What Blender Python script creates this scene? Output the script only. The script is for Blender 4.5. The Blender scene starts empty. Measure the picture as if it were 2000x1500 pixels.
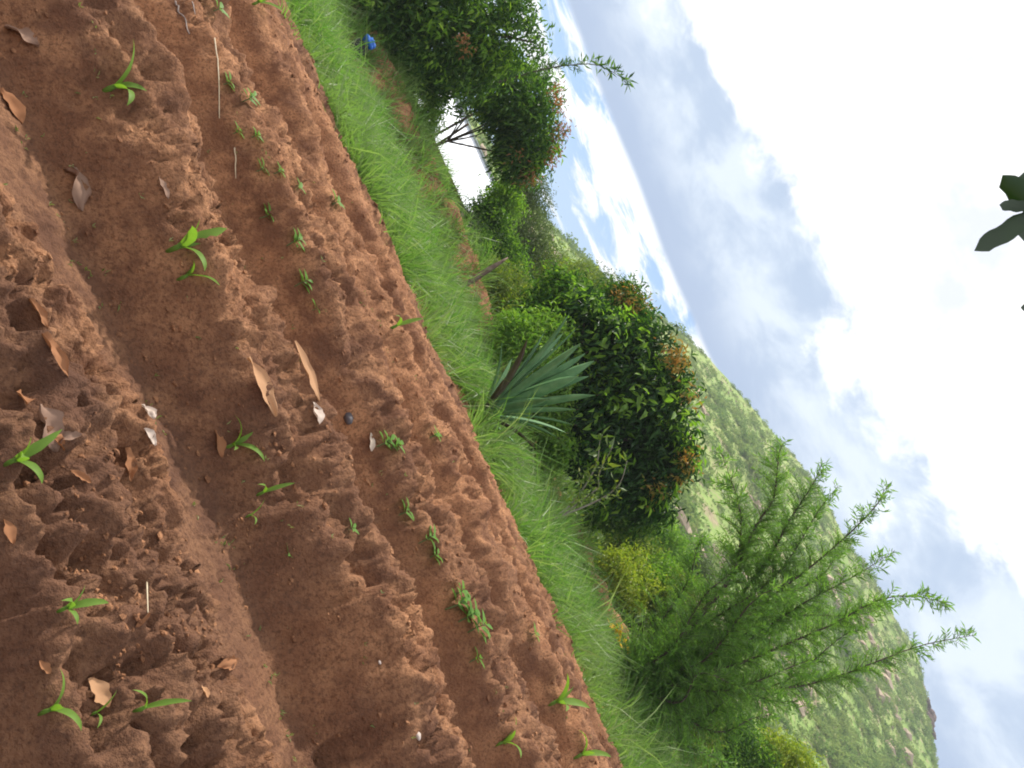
import bpy, math
import numpy as np
from mathutils import Matrix, Vector

# ------------------------------------------------------------------ camera, sky, sun, exposure
SC = bpy.context.scene
COL = SC.collection
PI = math.pi
FPX, HZ, CAMH = 1444.0, 90.0, 1.25            # focal length and horizon offset in photo pixels, eye height
PITCH = math.atan(HZ / FPX)
RN = math.hypot(0.914, 0.407)
UX, UY = 0.914 / RN, -0.407 / RN              # world up as seen in the rolled photo (x right, y down)
cp, sp = math.cos(PITCH), math.sin(PITCH)
R3 = Vector((1, 0, 0)); U3 = Vector((0, sp, cp)); F3 = Vector((0, cp, -sp))
cam = bpy.data.cameras.new('camera'); camo = bpy.data.objects.new('camera', cam); COL.objects.link(camo)
cx = U3 * UX + R3 * (-UY); cy = U3 * (-UY) - R3 * UX
M = Matrix.Identity(4)
for r in range(3):
    M[r][0] = cx[r]; M[r][1] = cy[r]; M[r][2] = -F3[r]
M[0][3], M[1][3], M[2][3] = 0, 0, CAMH
camo.matrix_world = M
cam.sensor_width = 36; cam.lens = FPX / 2000 * 36
cam.clip_start = 0.05; cam.clip_end = 6000
SC.camera = camo

SUN_EL, SUN_AZ = math.radians(54), math.radians(-42)
sun = bpy.data.lights.new('sun', 'SUN'); suno = bpy.data.objects.new('sun', sun); COL.objects.link(suno)
sun.energy = 4.5; sun.angle = math.radians(2); sun.color = (1.0, 0.95, 0.86)
sd = Vector((math.sin(SUN_AZ) * math.cos(SUN_EL), math.cos(SUN_AZ) * math.cos(SUN_EL), math.sin(SUN_EL)))
suno.rotation_euler = (-sd).to_track_quat('-Z', 'Y').to_euler()
suno.location = sd * 60

SC.view_settings.view_transform = 'Standard'
SC.view_settings.look = 'None'
SC.view_settings.exposure = 0.34
SC.cycles.filter_width = 1.9
SC.view_settings.gamma = 1.0
SC.view_settings.use_curve_mapping = False


class NT:
    """small helper for writing node trees"""
    def __init__(s, tree):
        s.t = tree; s.n = tree.nodes; s.l = tree.links; s.n.clear()
    def new(s, typ, **kw):
        n = s.n.new(typ)
        for k, v in kw.items(): setattr(n, k, v)
        return n
    def set(s, sock, v):
        if v is None: return
        if isinstance(v, bpy.types.NodeSocket): s.l.new(v, sock)
        elif isinstance(v, (tuple, list)):
            d = len(sock.default_value)
            sock.default_value = tuple(v)[:d] if len(v) >= d else tuple(v) + (1,)
        else: sock.default_value = v
    def math(s, op, a, b=None, c=None, clamp=False):
        n = s.new('ShaderNodeMath', operation=op, use_clamp=clamp)
        s.set(n.inputs[0], a); s.set(n.inputs[1], b); s.set(n.inputs[2], c)
        return n.outputs[0]
    def smooth(s, v, a, b, lo=0.0, hi=1.0):
        n = s.new('ShaderNodeMapRange', interpolation_type='SMOOTHSTEP')
        s.set(n.inputs[0], v)
        n.inputs[1].default_value = a; n.inputs[2].default_value = b
        n.inputs[3].default_value = lo; n.inputs[4].default_value = hi
        return n.outputs[0]
    def mix(s, f, a, b):
        n = s.new('ShaderNodeMix', data_type='RGBA')
        s.set(n.inputs[0], f); s.set(n.inputs[6], a); s.set(n.inputs[7], b)
        return n.outputs[2]
    def noise(s, vec, scale, detail=4, rough=0.55, dist=0.0):
        n = s.new('ShaderNodeTexNoise')
        if vec is not None: s.l.new(vec, n.inputs['Vector'])
        n.inputs['Scale'].default_value = scale; n.inputs['Detail'].default_value = detail
        n.inputs['Roughness'].default_value = rough; n.inputs['Distortion'].default_value = dist
        return n.outputs[0]
    def comb(s, x, y, z):
        n = s.new('ShaderNodeCombineXYZ'); s.set(n.inputs[0], x); s.set(n.inputs[1], y); s.set(n.inputs[2], z)
        return n.outputs[0]


W = bpy.data.worlds.new('World'); SC.world = W; W.use_nodes = True
w = NT(W.node_tree)
tc = w.new('ShaderNodeTexCoord')
sep = w.new('ShaderNodeSeparateXYZ'); w.l.new(tc.outputs['Generated'], sep.inputs[0])
X, Y, Z = sep.outputs
skyt = w.new('ShaderNodeTexSky', sky_type='NISHITA')
skyt.sun_disc = False; skyt.sun_elevation = SUN_EL; skyt.sun_rotation = SUN_AZ
skyt.air_density = 1.0; skyt.dust_density = 0.3; skyt.ozone_density = 2.0
skyc = w.new('ShaderNodeVectorMath', operation='SCALE'); w.l.new(skyt.outputs[0], skyc.inputs[0]); skyc.inputs[3].default_value = 0.085
az = w.math('ARCTAN2', X, Y)
zc = w.math('MAXIMUM', Z, 0.0)
den = w.math('ADD', zc, 0.42)
P = w.comb(w.math('DIVIDE', X, den), w.math('DIVIDE', Y, den), 0.35)
# far fair-weather puffs in the low band of sky
lowv = w.comb(w.math('MULTIPLY', az, 5.0), w.math('MULTIPLY', Z, 19.0), 0.7)
pn = w.noise(lowv, 1.7, 7, 0.6, 0.35)
pband = w.smooth(Z, 0.08, 0.165)
puff = w.smooth(w.math('ADD', pn, w.math('MULTIPLY', pband, 0.09)), 0.475, 0.62)
puff = w.math('MULTIPLY', puff, w.smooth(Z, 0.035, 0.10, 0.0, 1.0))
lown = w.mix(0.75, skyc.outputs[0], (0.25, 0.50, 0.90, 1))
lowc = w.mix(puff, lown, (1.05, 1.07, 1.10, 1))
# the overhead cloud deck: flat base with a clean edge, grey blue body, white breaks
edge_n = w.noise(w.comb(w.math('MULTIPLY', az, 2.0), 0.0, 2.3), 1.2, 3, 0.5)
edge = w.math('ADD', Z, w.math('MULTIPLY', w.math('SUBTRACT', edge_n, 0.5), 0.035))
deck = w.smooth(edge, 0.183, 0.194)
b1 = w.noise(P, 2.3, 8, 0.55, 0.15)
b2 = w.noise(P, 6.5, 7, 0.58, 0.3)
body = w.math('ADD', w.math('MULTIPLY', b1, 0.65), w.math('MULTIPLY', b2, 0.35))
lift = w.smooth(Z, 0.24, 0.46, -0.12, 0.22)
side = w.math('MULTIPLY', w.smooth(az, 0.22, 0.55, 0.0, -0.13), 1.0)
wht = w.smooth(w.math('ADD', w.math('ADD', body, lift), side), 0.45, 0.55)
greyt = w.smooth(b2, 0.35, 0.62)
under = w.smooth(edge, 0.188, 0.27)
grey = w.mix(greyt, (0.42, 0.53, 0.70, 1), (0.68, 0.77, 0.88, 1))
grey = w.mix(under, (0.31, 0.42, 0.62, 1), grey)
deckc = w.mix(wht, grey, (1.20, 1.20, 1.22, 1))
b3 = w.noise(P, 3.1, 6, 0.55, 0.1)
thin = w.math('MULTIPLY', w.smooth(b3, 0.50, 0.60, 0.0, 0.85), w.smooth(Z, 0.37, 0.43))
deckc = w.mix(thin, deckc, (0.66, 0.71, 0.82, 1))
upc = w.mix(deck, lowc, deckc)
below = w.smooth(Z, -0.02, 0.0)
fin = w.mix(below, (0.22, 0.22, 0.16, 1), upc)
bg = w.new('ShaderNodeBackground'); w.l.new(fin, bg.inputs[0]); bg.inputs[1].default_value = 1.0
wo = w.new('ShaderNodeOutputWorld'); w.l.new(bg.outputs[0], wo.inputs[0])

# ------------------------------------------------------------------ helpers
rng = np.random.default_rng(11)


def ts(px, py):
    dx, dy = px - 1000.0, py - 750.0
    return dx * (-UY) + dy * UX, dx * UX + dy * UY


def ray(px, py):
    t, s = ts(px, py)
    return np.array([t, s * sp + FPX * cp, s * cp - FPX * sp]) / FPX


def at_y(px, py, yy):
    d = ray(px, py)
    return np.array([0, 0, CAMH]) + d * (yy / d[1])


def px2m(n, yy): return n * yy / FPX


def hash2(ix, iy, seed):
    h = (ix.astype(np.int64) * 374761393 + iy.astype(np.int64) * 668265263 + seed * 974634777) & 0xFFFFFFFF
    h = ((h ^ (h >> 13)) * 1274126177) & 0xFFFFFFFF
    h = (h ^ (h >> 16)) & 0xFFFFFFFF
    return h / 4294967295.0


def vn(x, y, seed=0):
    x = np.asarray(x, float); y = np.asarray(y, float)
    ix, iy = np.floor(x), np.floor(y)
    fx, fy = x - ix, y - iy
    fx = fx * fx * fx * (fx * (fx * 6 - 15) + 10); fy = fy * fy * fy * (fy * (fy * 6 - 15) + 10)
    a = hash2(ix, iy, seed); b = hash2(ix + 1, iy, seed); c = hash2(ix, iy + 1, seed); d = hash2(ix + 1, iy + 1, seed)
    return (a * (1 - fx) + b * fx) * (1 - fy) + (c * (1 - fx) + d * fx) * fy


def fbm(x, y, seed=0, octv=4, gain=0.5):
    x = np.asarray(x, float); y = np.asarray(y, float)
    v = 0; a = 1; n = 0; c, s_ = math.cos(0.6), math.sin(0.6)
    for o in range(octv):
        v = v + a * vn(x, y, seed + o * 17); n += a; a *= gain
        x, y = (x * c - y * s_) * 2.03 + 5.2, (x * s_ + y * c) * 2.03 + 1.7
    return v / n


def sstep(a, b, x):
    t = np.clip((np.asarray(x, float) - a) / (b - a), 0, 1)
    return t * t * (3 - 2 * t)


def make_mesh(name, verts, faces, smooth=False):
    """verts (n,3); faces: one (m,k) int array or a list of such arrays"""
    verts = np.asarray(verts, np.float32)
    if not isinstance(faces, list): faces = [faces]
    faces = [np.asarray(f, np.int32) for f in faces if len(f)]
    me = bpy.data.meshes.new(name)
    me.vertices.add(len(verts)); me.vertices.foreach_set('co', verts.ravel())
    nl = sum(f.size for f in faces); npoly = sum(len(f) for f in faces)
    me.loops.add(nl); me.polygons.add(npoly)
    me.loops.foreach_set('vertex_index', np.concatenate([f.ravel() for f in faces]))
    tot = np.concatenate([np.full(len(f), f.shape[1], np.int32) for f in faces])
    me.polygons.foreach_set('loop_start', np.concatenate([[0], np.cumsum(tot)[:-1]]).astype(np.int32))
    me.polygons.foreach_set('loop_total', tot)
    me.polygons.foreach_set('use_smooth', np.full(npoly, smooth, bool))
    me.update(calc_edges=True); me.validate()
    return me


def tag(o, label=None, cat=None, group=None, kind=None):
    if label: o['label'] = label
    if cat: o['category'] = cat
    if group: o['group'] = group
    if kind: o['kind'] = kind
    return o


def obj(name, me, mat=None, parent=None, loc=None):
    o = bpy.data.objects.new(name, me); COL.objects.link(o)
    if mat is not None and me is not None and len(me.materials) == 0: me.materials.append(mat)
    if parent is not None: o.parent = parent
    if loc is not None: o.location = tuple(loc)
    return o


def empty(name, loc, label, cat, group=None, rz=0.0):
    o = bpy.data.objects.new(name, None); COL.objects.link(o)
    o.empty_display_size = 0.1; o.location = tuple(loc); o.rotation_euler = (0, 0, rz)
    return tag(o, label, cat, group)


def copy_tree(root, loc, rot, scale, label):
    c = root.copy(); COL.objects.link(c)
    c.location = tuple(loc); c.rotation_euler = rot; c.scale = (scale,) * 3; c['label'] = label
    for ch in root.children:
        d = ch.copy(); COL.objects.link(d); d.parent = c
        for g in ch.children:
            e = g.copy(); COL.objects.link(e); e.parent = d
    return c


def nrm(v): return v / (np.linalg.norm(v, axis=-1, keepdims=True) + 1e-9)


def tube(pts, rad, sides=6, wob=0.0):
    pts = np.asarray(pts, float); n = len(pts); rad = np.broadcast_to(np.asarray(rad, float), (n,))
    tan = nrm(np.gradient(pts, axis=0))
    ref = np.array([0.31, 0.83, 0.12])
    a = nrm(np.cross(tan, ref)); b = np.cross(tan, a)
    ang = np.linspace(0, 2 * PI, sides, endpoint=False)
    rr = rad[:, None] * (1 + wob * (rng.random((n, sides)) - 0.5))
    v = pts[:, None, :] + rr[..., None] * (np.cos(ang)[None, :, None] * a[:, None, :] + np.sin(ang)[None, :, None] * b[:, None, :])
    v = v.reshape(-1, 3)
    f = []
    for i in range(n - 1):
        for k in range(sides):
            k2 = (k + 1) % sides
            f.append((i * sides + k, i * sides + k2, (i + 1) * sides + k2, (i + 1) * sides + k))
    f = np.array(f, np.int32)
    v = np.vstack([v, pts[-1:], pts[:1]])
    e = len(v) - 2
    caps = [((n - 1) * sides + k, (n - 1) * sides + (k + 1) % sides, e) for k in range(sides)]
    caps += [((k + 1) % sides, k, e + 1) for k in range(sides)]
    return v, f, np.array(caps, np.int32)


def tubes_mesh(name, lst):
    V, Q, T, o = [], [], [], 0
    for pts, rad, sides in lst:
        v, q, t = tube(pts, rad, sides, 0.15)
        V.append(v); Q.append(q + o); T.append(t + o); o += len(v)
    return make_mesh(name, np.vstack(V), [np.vstack(Q), np.vstack(T)], True)


def curve_pts(ctrl, n):
    """Catmull-Rom through control points"""
    c = np.asarray(ctrl, float)
    c = np.vstack([2 * c[0] - c[1], c, 2 * c[-1] - c[-2]])
    out = []
    segs = len(c) - 3
    for u in np.linspace(0, segs - 1e-6, n):
        i = int(u); t = u - i
        p0, p1, p2, p3 = c[i:i + 4]
        out.append(0.5 * ((2 * p1) + (-p0 + p2) * t + (2 * p0 - 5 * p1 + 4 * p2 - p3) * t * t + (-p0 + 3 * p1 - 3 * p2 + p3) * t ** 3))
    return np.array(out)


def leaf_verts(pos, axis, normal, length, width, fold=0.25, bend=0.2, rich=True):
    """leaf blades. rich: 7 vertices, 6 triangles with a fold and a bend; else a folded kite of 2 triangles"""
    n = len(pos)
    axis = nrm(axis); side = nrm(np.cross(axis, normal)); nn = np.cross(side, axis)
    L = np.broadcast_to(length, (n,))[:, None]; Wd = np.broadcast_to(width, (n,))[:, None]
    if rich:
        prof = [(0, 0), (0.35, -0.5), (0.35, 0.5), (0.38, 0), (0.72, -0.36), (0.72, 0.36), (1, 0)]
        vs = []
        for u, s in prof:
            vs.append(pos + axis * (u * L) + side * (s * Wd) + nn * (abs(s) * fold * Wd * 2 - bend * u * u * L))
        v = np.stack(vs, 1).reshape(-1, 3)
        base = (np.arange(n) * 7)[:, None]
        tri = np.array([(0, 1, 3), (0, 3, 2), (1, 4, 3), (3, 5, 2), (4, 6, 3), (3, 6, 5)])
        f = (base[:, :, None] + tri[None]).reshape(-1, 3)
    else:
        vs = [pos, pos + axis * (0.45 * L) - side * (0.5 * Wd) + nn * fold * Wd, pos + axis * L - nn * bend * L,
              pos + axis * (0.45 * L) + side * (0.5 * Wd) + nn * fold * Wd]
        v = np.stack(vs, 1).reshape(-1, 3)
        base = (np.arange(n) * 4)[:, None]
        tri = np.array([(0, 1, 2), (0, 2, 3)])
        f = (base[:, :, None] + tri[None]).reshape(-1, 3)
    return v, f


def rand_unit(n):
    return nrm(rng.normal(size=(n, 3)))


# ------------------------------------------------------------------ materials
def newmat(name):
    m = bpy.data.materials.new(name); m.use_nodes = True
    return m, NT(m.node_tree)


def leafmat(name, cols, trans=0.35, rough=0.45, tcol=None, spec=0.4):
    """leaf colour varies from leaf to leaf and a little along the blade; light passes through"""
    m, t = newmat(name)
    g = t.new('ShaderNodeNewGeometry')
    ramp = t.new('ShaderNodeValToRGB'); t.l.new(g.outputs['Random Per Island'], ramp.inputs[0])
    el = ramp.color_ramp.elements
    while len(el) < len(cols): el.new(0.5)
    for i, c in enumerate(cols):
        el[i].position = i / (len(cols) - 1); el[i].color = tuple(c) + (1,)
    co = t.new('ShaderNodeTexCoord')
    nz = t.noise(co.outputs['Object'], 9.0, 3)
    if name == 'grass_blade':
        big = t.noise(co.outputs['Object'], 0.8, 4, 0.6)
        ramp_c = t.mix(t.smooth(big, 0.42, 0.62, 0.0, 0.75), ramp.outputs[0], (0.225, 0.290, 0.105, 1))
    else: ramp_c = ramp.outputs[0]
    c2 = t.mix(t.math('MULTIPLY', nz, 0.45), ramp_c, tuple(np.array(cols[0]) * 0.7) + (1,))
    p = t.new('ShaderNodeBsdfPrincipled'); t.l.new(c2, p.inputs['Base Color'])
    p.inputs['Roughness'].default_value = rough
    p.inputs['Specular IOR Level'].default_value = spec
    tr = t.new('ShaderNodeBsdfTranslucent')
    tm = t.new('ShaderNodeMix', data_type='RGBA', blend_type='MULTIPLY'); tm.inputs[0].default_value = 1
    t.l.new(c2, tm.inputs[6]); tm.inputs[7].default_value = tuple(tcol or (1.5, 1.7, 0.6)) + (1,)
    t.l.new(tm.outputs[2], tr.inputs[0])
    mx = t.new('ShaderNodeMixShader'); mx.inputs[0].default_value = trans
    t.l.new(p.outputs[0], mx.inputs[1]); t.l.new(tr.outputs[0], mx.inputs[2])
    o = t.new('ShaderNodeOutputMaterial'); t.l.new(mx.outputs[0], o.inputs[0])
    return m


def plainmat(name, c1, c2, scale=8.0, rough=0.8, bump=0.3, metallic=0.0, bscale=None, bdist=0.01, spec=0.3):
    m, t = newmat(name)
    co = t.new('ShaderNodeTexCoord')
    nz = t.noise(co.outputs['Object'], scale, 6, 0.6)
    col = t.mix(t.smooth(nz, 0.3, 0.7), tuple(c1) + (1,), tuple(c2) + (1,))
    p = t.new('ShaderNodeBsdfPrincipled'); t.l.new(col, p.inputs['Base Color'])
    p.inputs['Roughness'].default_value = rough; p.inputs['Metallic'].default_value = metallic
    p.inputs['Specular IOR Level'].default_value = spec
    b = t.new('ShaderNodeBump'); b.inputs['Strength'].default_value = bump; b.inputs['Distance'].default_value = bdist
    t.l.new(t.noise(co.outputs['Object'], bscale or scale * 4, 5, 0.65), b.inputs['Height'])
    t.l.new(b.outputs[0], p.inputs['Normal'])
    o = t.new('ShaderNodeOutputMaterial'); t.l.new(p.outputs[0], o.inputs[0])
    return m


def soilmat(name, silt_attr=True):
    m, t = newmat(name)
    co = t.new('ShaderNodeTexCoord'); v = co.outputs['Object']
    big = t.noise(v, 1.6, 6, 0.62); mid = t.noise(v, 7.0, 6, 0.6); fine = t.noise(v, 70.0, 5, 0.7)
    c = t.mix(t.smooth(big, 0.35, 0.65), (0.285, 0.134, 0.068, 1), (0.155, 0.072, 0.041, 1))
    c = t.mix(t.smooth(mid, 0.38, 0.68), c, (0.420, 0.212, 0.108, 1))
    c = t.mix(t.smooth(fine, 0.44, 0.66, 0.0, 0.75), c, (0.105, 0.048, 0.027, 1))
    if silt_attr:
        a = t.new('ShaderNodeAttribute', attribute_name='silt')
        c = t.mix(t.math('MULTIPLY', a.outputs['Fac'], 0.75), c, t.mix(mid, (0.315, 0.160, 0.083, 1), (0.26, 0.132, 0.072, 1)))
        a2 = t.new('ShaderNodeAttribute', attribute_name='damp_shade')
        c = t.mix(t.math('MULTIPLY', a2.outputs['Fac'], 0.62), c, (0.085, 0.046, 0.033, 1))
    p = t.new('ShaderNodeBsdfPrincipled'); t.l.new(c, p.inputs['Base Color'])
    p.inputs['Roughness'].default_value = 0.95; p.inputs['Specular IOR Level'].default_value = 0.12
    h = t.math('ADD', t.math('MULTIPLY', t.noise(v, 38.0, 6, 0.65), 1.0), t.math('MULTIPLY', t.noise(v, 130.0, 4, 0.6), 0.35))
    b = t.new('ShaderNodeBump'); b.inputs['Strength'].default_value = 0.9; b.inputs['Distance'].default_value = 0.018
    t.l.new(h, b.inputs['Height']); t.l.new(b.outputs[0], p.inputs['Normal'])
    o = t.new('ShaderNodeOutputMaterial'); t.l.new(p.outputs[0], o.inputs[0])
    return m


M_SOIL = soilmat('red_soil')
M_EARTH = soilmat('bank_earth', False)
M_GRASS = leafmat('grass_blade', [(0.080, 0.165, 0.033), (0.135, 0.245, 0.050), (0.190, 0.305, 0.072), (0.36, 0.37, 0.18)], 0.42, 0.5, (1.2, 1.6, 0.7))
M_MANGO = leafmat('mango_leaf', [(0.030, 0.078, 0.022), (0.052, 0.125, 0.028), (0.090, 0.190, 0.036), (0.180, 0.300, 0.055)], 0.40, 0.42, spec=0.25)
M_MANGO_LIT = leafmat('mango_leaf_lit', [(0.110, 0.220, 0.032), (0.190, 0.330, 0.048), (0.310, 0.440, 0.080)], 0.45, 0.5, spec=0.12)  # sunlit look of outer leaves put into the colour
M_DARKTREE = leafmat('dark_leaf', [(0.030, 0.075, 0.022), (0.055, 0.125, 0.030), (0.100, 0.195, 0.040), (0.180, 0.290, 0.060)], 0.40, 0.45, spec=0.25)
M_MANGO_SHADED = leafmat('mango_leaf_shaded', [(0.016, 0.045, 0.016), (0.024, 0.066, 0.018), (0.040, 0.100, 0.024), (0.075, 0.165, 0.034)], 0.28, 0.45, spec=0.2)  # shade inside the bush put into the leaf colour
M_FLUSH = leafmat('copper_young_leaf', [(0.30, 0.140, 0.065), (0.36, 0.185, 0.080), (0.26, 0.20, 0.07)], 0.35, 0.5, (1.5, 1.0, 0.5))
M_OCHRE = leafmat('ochre_young_leaf', [(0.38, 0.21, 0.055), (0.44, 0.29, 0.07), (0.26, 0.26, 0.07), (0.20, 0.26, 0.06)], 0.35, 0.5, (1.4, 1.1, 0.5))
M_GREYGREEN = leafmat('grey_green_leaf', [(0.070, 0.105, 0.050), (0.100, 0.145, 0.065), (0.150, 0.185, 0.085)], 0.3, 0.55)
M_OLIVE = leafmat('olive_leaf', [(0.085, 0.140, 0.032), (0.140, 0.205, 0.040), (0.245, 0.270, 0.050)], 0.34, 0.5)
M_BRIGHT = leafmat('bright_leaf', [(0.095, 0.200, 0.032), (0.160, 0.290, 0.042), (0.260, 0.370, 0.065)], 0.4, 0.45)
M_YELLOWG = leafmat('yellow_green_leaf', [(0.16, 0.24, 0.03), (0.28, 0.34, 0.045), (0.40, 0.40, 0.06)], 0.4, 0.45)
M_FEATHER = leafmat('feathery_leaf', [(0.100, 0.210, 0.048), (0.140, 0.270, 0.060), (0.185, 0.325, 0.075), (0.250, 0.385, 0.100)], 0.5, 0.45)
M_MAIZE = leafmat('seedling_leaf', [(0.110, 0.220, 0.035), (0.160, 0.280, 0.048), (0.230, 0.330, 0.080)], 0.4, 0.55, None, 0.15)
M_WEED = leafmat('weed_leaf', [(0.085, 0.200, 0.042), (0.135, 0.270, 0.055), (0.200, 0.340, 0.090)], 0.42, 0.5, None, 0.15)
M_SISAL = plainmat('sisal_leaf', (0.080, 0.185, 0.075), (0.135, 0.260, 0.110), 5.0, 0.55, 0.15, spec=0.25)
M_SISAL_DRY = plainmat('sisal_leaf_old', (0.060, 0.040, 0.028), (0.090, 0.080, 0.045), 5.0, 0.6, 0.2)
M_SPINE = plainmat('sisal_spine', (0.03, 0.015, 0.01), (0.05, 0.03, 0.02), 20, 0.5, 0.1)
M_BARK = plainmat('bark', (0.070, 0.052, 0.040), (0.140, 0.110, 0.085), 14.0, 0.9, 0.7, bdist=0.02)
M_STEMG = plainmat('green_stem', (0.080, 0.120, 0.040), (0.120, 0.150, 0.060), 20.0, 0.7, 0.2)
M_BARK_PALE = plainmat('pale_bark', (0.20, 0.17, 0.14), (0.32, 0.28, 0.23), 12.0, 0.85, 0.5)
M_DEAD = leafmat('dry_leaf', [(0.40, 0.21, 0.115), (0.46, 0.26, 0.14), (0.50, 0.30, 0.17)], 0.15, 0.8, (1.2, 1.0, 0.7), 0.1)
M_DEADB = leafmat('brown_dry_leaf', [(0.24, 0.105, 0.050), (0.30, 0.14, 0.070), (0.34, 0.17, 0.085)], 0.1, 0.85, (1.2, 1.0, 0.7), 0.08)
M_DEADW = leafmat('bleached_dry_leaf', [(0.50, 0.40, 0.33), (0.55, 0.45, 0.38)], 0.15, 0.65, (1.1, 1.0, 0.9), 0.25)
M_DEADG = leafmat('grey_dry_leaf', [(0.22, 0.140, 0.100), (0.30, 0.19, 0.14)], 0.1, 0.85, (1.1, 1.0, 0.9), 0.08)
M_STRAW = plainmat('straw', (0.45, 0.36, 0.24), (0.58, 0.49, 0.34), 20, 0.6, 0.1)
M_TWIG = plainmat('grey_twig', (0.22, 0.18, 0.16), (0.32, 0.27, 0.24), 20, 0.8, 0.3)
M_STONE = plainmat('grey_stone', (0.13, 0.115, 0.11), (0.24, 0.21, 0.20), 9, 0.85, 0.6)
M_DARKSTONE = plainmat('dark_stone', (0.055, 0.048, 0.055), (0.085, 0.075, 0.08), 18, 0.6, 0.35)
M_QUARTZ = plainmat('white_stone', (0.40, 0.32, 0.27), (0.52, 0.44, 0.39), 18, 0.6, 0.3)
M_ROCK = plainmat('hill_rock', (0.34, 0.25, 0.17), (0.46, 0.36, 0.26), 0.6, 0.9, 0.6, bdist=0.3)
M_ZINC = plainmat('zinc_sheet', (0.50, 0.53, 0.58), (0.66, 0.68, 0.72), 1.2, 0.5, 0.08, metallic=0.15)
M_MUD = plainmat('mud_wall', (0.17, 0.095, 0.062), (0.235, 0.14, 0.09), 3.0, 0.95, 0.6, bdist=0.02)
M_WOOD = plainmat('weathered_wood', (0.115, 0.075, 0.055), (0.20, 0.145, 0.11), 10, 0.85, 0.5)
M_BLUE = plainmat('blue_cloth', (0.012, 0.085, 0.38), (0.02, 0.14, 0.50), 8, 0.6, 0.4)
M_DARKCLOTH = plainmat('dark_cloth', (0.012, 0.012, 0.016), (0.025, 0.024, 0.028), 8, 0.8, 0.4)
M_YFLOWER = leafmat('yellow_petal', [(0.70, 0.46, 0.01), (0.78, 0.56, 0.02), (0.80, 0.62, 0.03)], 0.3, 0.5, (1.1, 1.0, 0.4))
M_TEAL = plainmat('teal_scrap', (0.10, 0.34, 0.36), (0.18, 0.46, 0.48), 30, 0.5, 0.1)

# ------------------------------------------------------------------ terrain
CH0, CHS, EDGE = 2.20, 1.32, 8.35          # first furrow, spacing, far edge of the field
PITS = []                                    # (x, y, radius, depth), filled below


def furrow(x, y):
    off = (fbm(x * 0.36 + 3.1, y * 0.10, 21, 3) - 0.5) * 0.7
    p = (y + off - CH0) / CHS
    d = (p - np.round(p)) * CHS                # signed distance from the furrow bottom
    return d, np.round(p)


def soil_h(x, y):
    x = np.asarray(x, float); y = np.asarray(y, float)
    d, k = furrow(x, y)
    a = np.abs(d)
    wid = 0.10 + 0.10 * vn(x * 0.8, k * 3.7, 5)
    q = np.mod(d, CHS)                          # 0 at a furrow bottom, growing away from the viewer
    crest = sstep(wid, wid + 0.17, q) * (1 - sstep(0.62, CHS - wid * 0.9, q))
    amp = 0.22 + 0.15 * fbm(x * 0.7 + 9, k * 5.1 + y * 0.2, 31, 3)
    amp = amp * (1 - 0.55 * sstep(5.8, 8.0, y))
    h = crest * amp
    fs = y / 0.40 + 1.1 * fbm(x * 0.55, y * 0.3, 37, 3) * 2
    h = h + 0.030 * np.sin(fs * 2 * PI) * crest * (0.3 + 1.1 * fbm(x * 0.9, y * 1.5, 39, 2))
    rough = sstep(wid * 0.8, wid + 0.2, a) * (1 - 0.50 * sstep(3.5, 7.5, y))
    lump = fbm(x * 1.2, y * 2.6, 41, 3) - 0.5
    h = h + lump * (0.03 + 0.11 * rough)
    clod = 1 - np.abs(2 * fbm(x * 4.4, y * 8.2, 51, 3, 0.55) - 1)
    bil = 1 - np.abs(2 * fbm(x * 2.0 + 2, y * 3.8, 55, 3, 0.55) - 1)
    h = h + (clod - 0.6) * 0.105 * (0.08 + 0.92 * rough) + (bil - 0.6) * 0.11 * rough
    hole = fbm(x * 5.2 + 7, y * 5.2, 91, 3, 0.5)
    h = h - sstep(0.58, 0.72, hole) * 0.065 * (0.1 + 0.9 * rough)
    cl2 = 1 - np.abs(2 * fbm(x * 21, y * 21, 61, 3, 0.6) - 1)
    h = h + (cl2 - 0.6) * 0.048 * (0.22 + 0.78 * rough)
    pk = fbm(x * 15, y * 17, 63, 3, 0.6)
    h = h - sstep(0.60, 0.72, pk) * 0.042 * (0.15 + 0.85 * rough)
    cl3 = fbm(x * 60, y * 60, 71, 2)
    h = h + (cl3 - 0.5) * 0.015
    for (qx, qy, qr, qd) in PITS:
        rr = np.hypot(x - qx, (y - qy))
        h = h - qd * (1 - sstep(qr * 0.45, qr, rr)) + 0.25 * qd * np.exp(-((rr - qr * 1.25) / (qr * 0.3)) ** 2)
    fade = sstep(EDGE - 0.5, EDGE + 0.3, y)
    h = h * (1 - fade) + fade * (0.04 + lump * 0.08)
    return h


def on_soil(px, py):
    d = ray(px, py)
    tt = np.linspace(0.8, 14, 4000)
    pp = np.array([0, 0, CAMH])[None] + d[None] * tt[:, None]
    hh = soil_h(pp[:, 0], pp[:, 1])
    i = int(np.argmax(pp[:, 2] <= hh))
    return np.array([pp[i, 0], pp[i, 1], hh[i]])


p_ = on_soil(690, 1452); PITS.append((p_[0], p_[1], 0.062, 0.085))
q_ = on_soil(42, 640); PITS.append((q_[0], q_[1], 0.035, 0.05))
for k in range(26):
    a_, b_ = rng.uniform(-3.0, 3.0), rng.uniform(1.6, 6.5)
    if abs(float(furrow(a_, b_)[0])) > 0.25:
        PITS.append((a_, b_, rng.uniform(0.02, 0.05), rng.uniform(0.02, 0.045)))

RT = np.array([(-1600, 30), (-900, 60), (-520, 95), (-259, 181), (-97, 262), (109, 367), (220, 398), (361, 442), (440, 455), (534, 464), (651, 478), (760, 495), (800, 493),
               (868, 471), (946, 451), (1010, 425), (1300, 330), (1900, 190)], float)
HILL_FOOT, HILL_TOP = 62.0, 250.0


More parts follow.
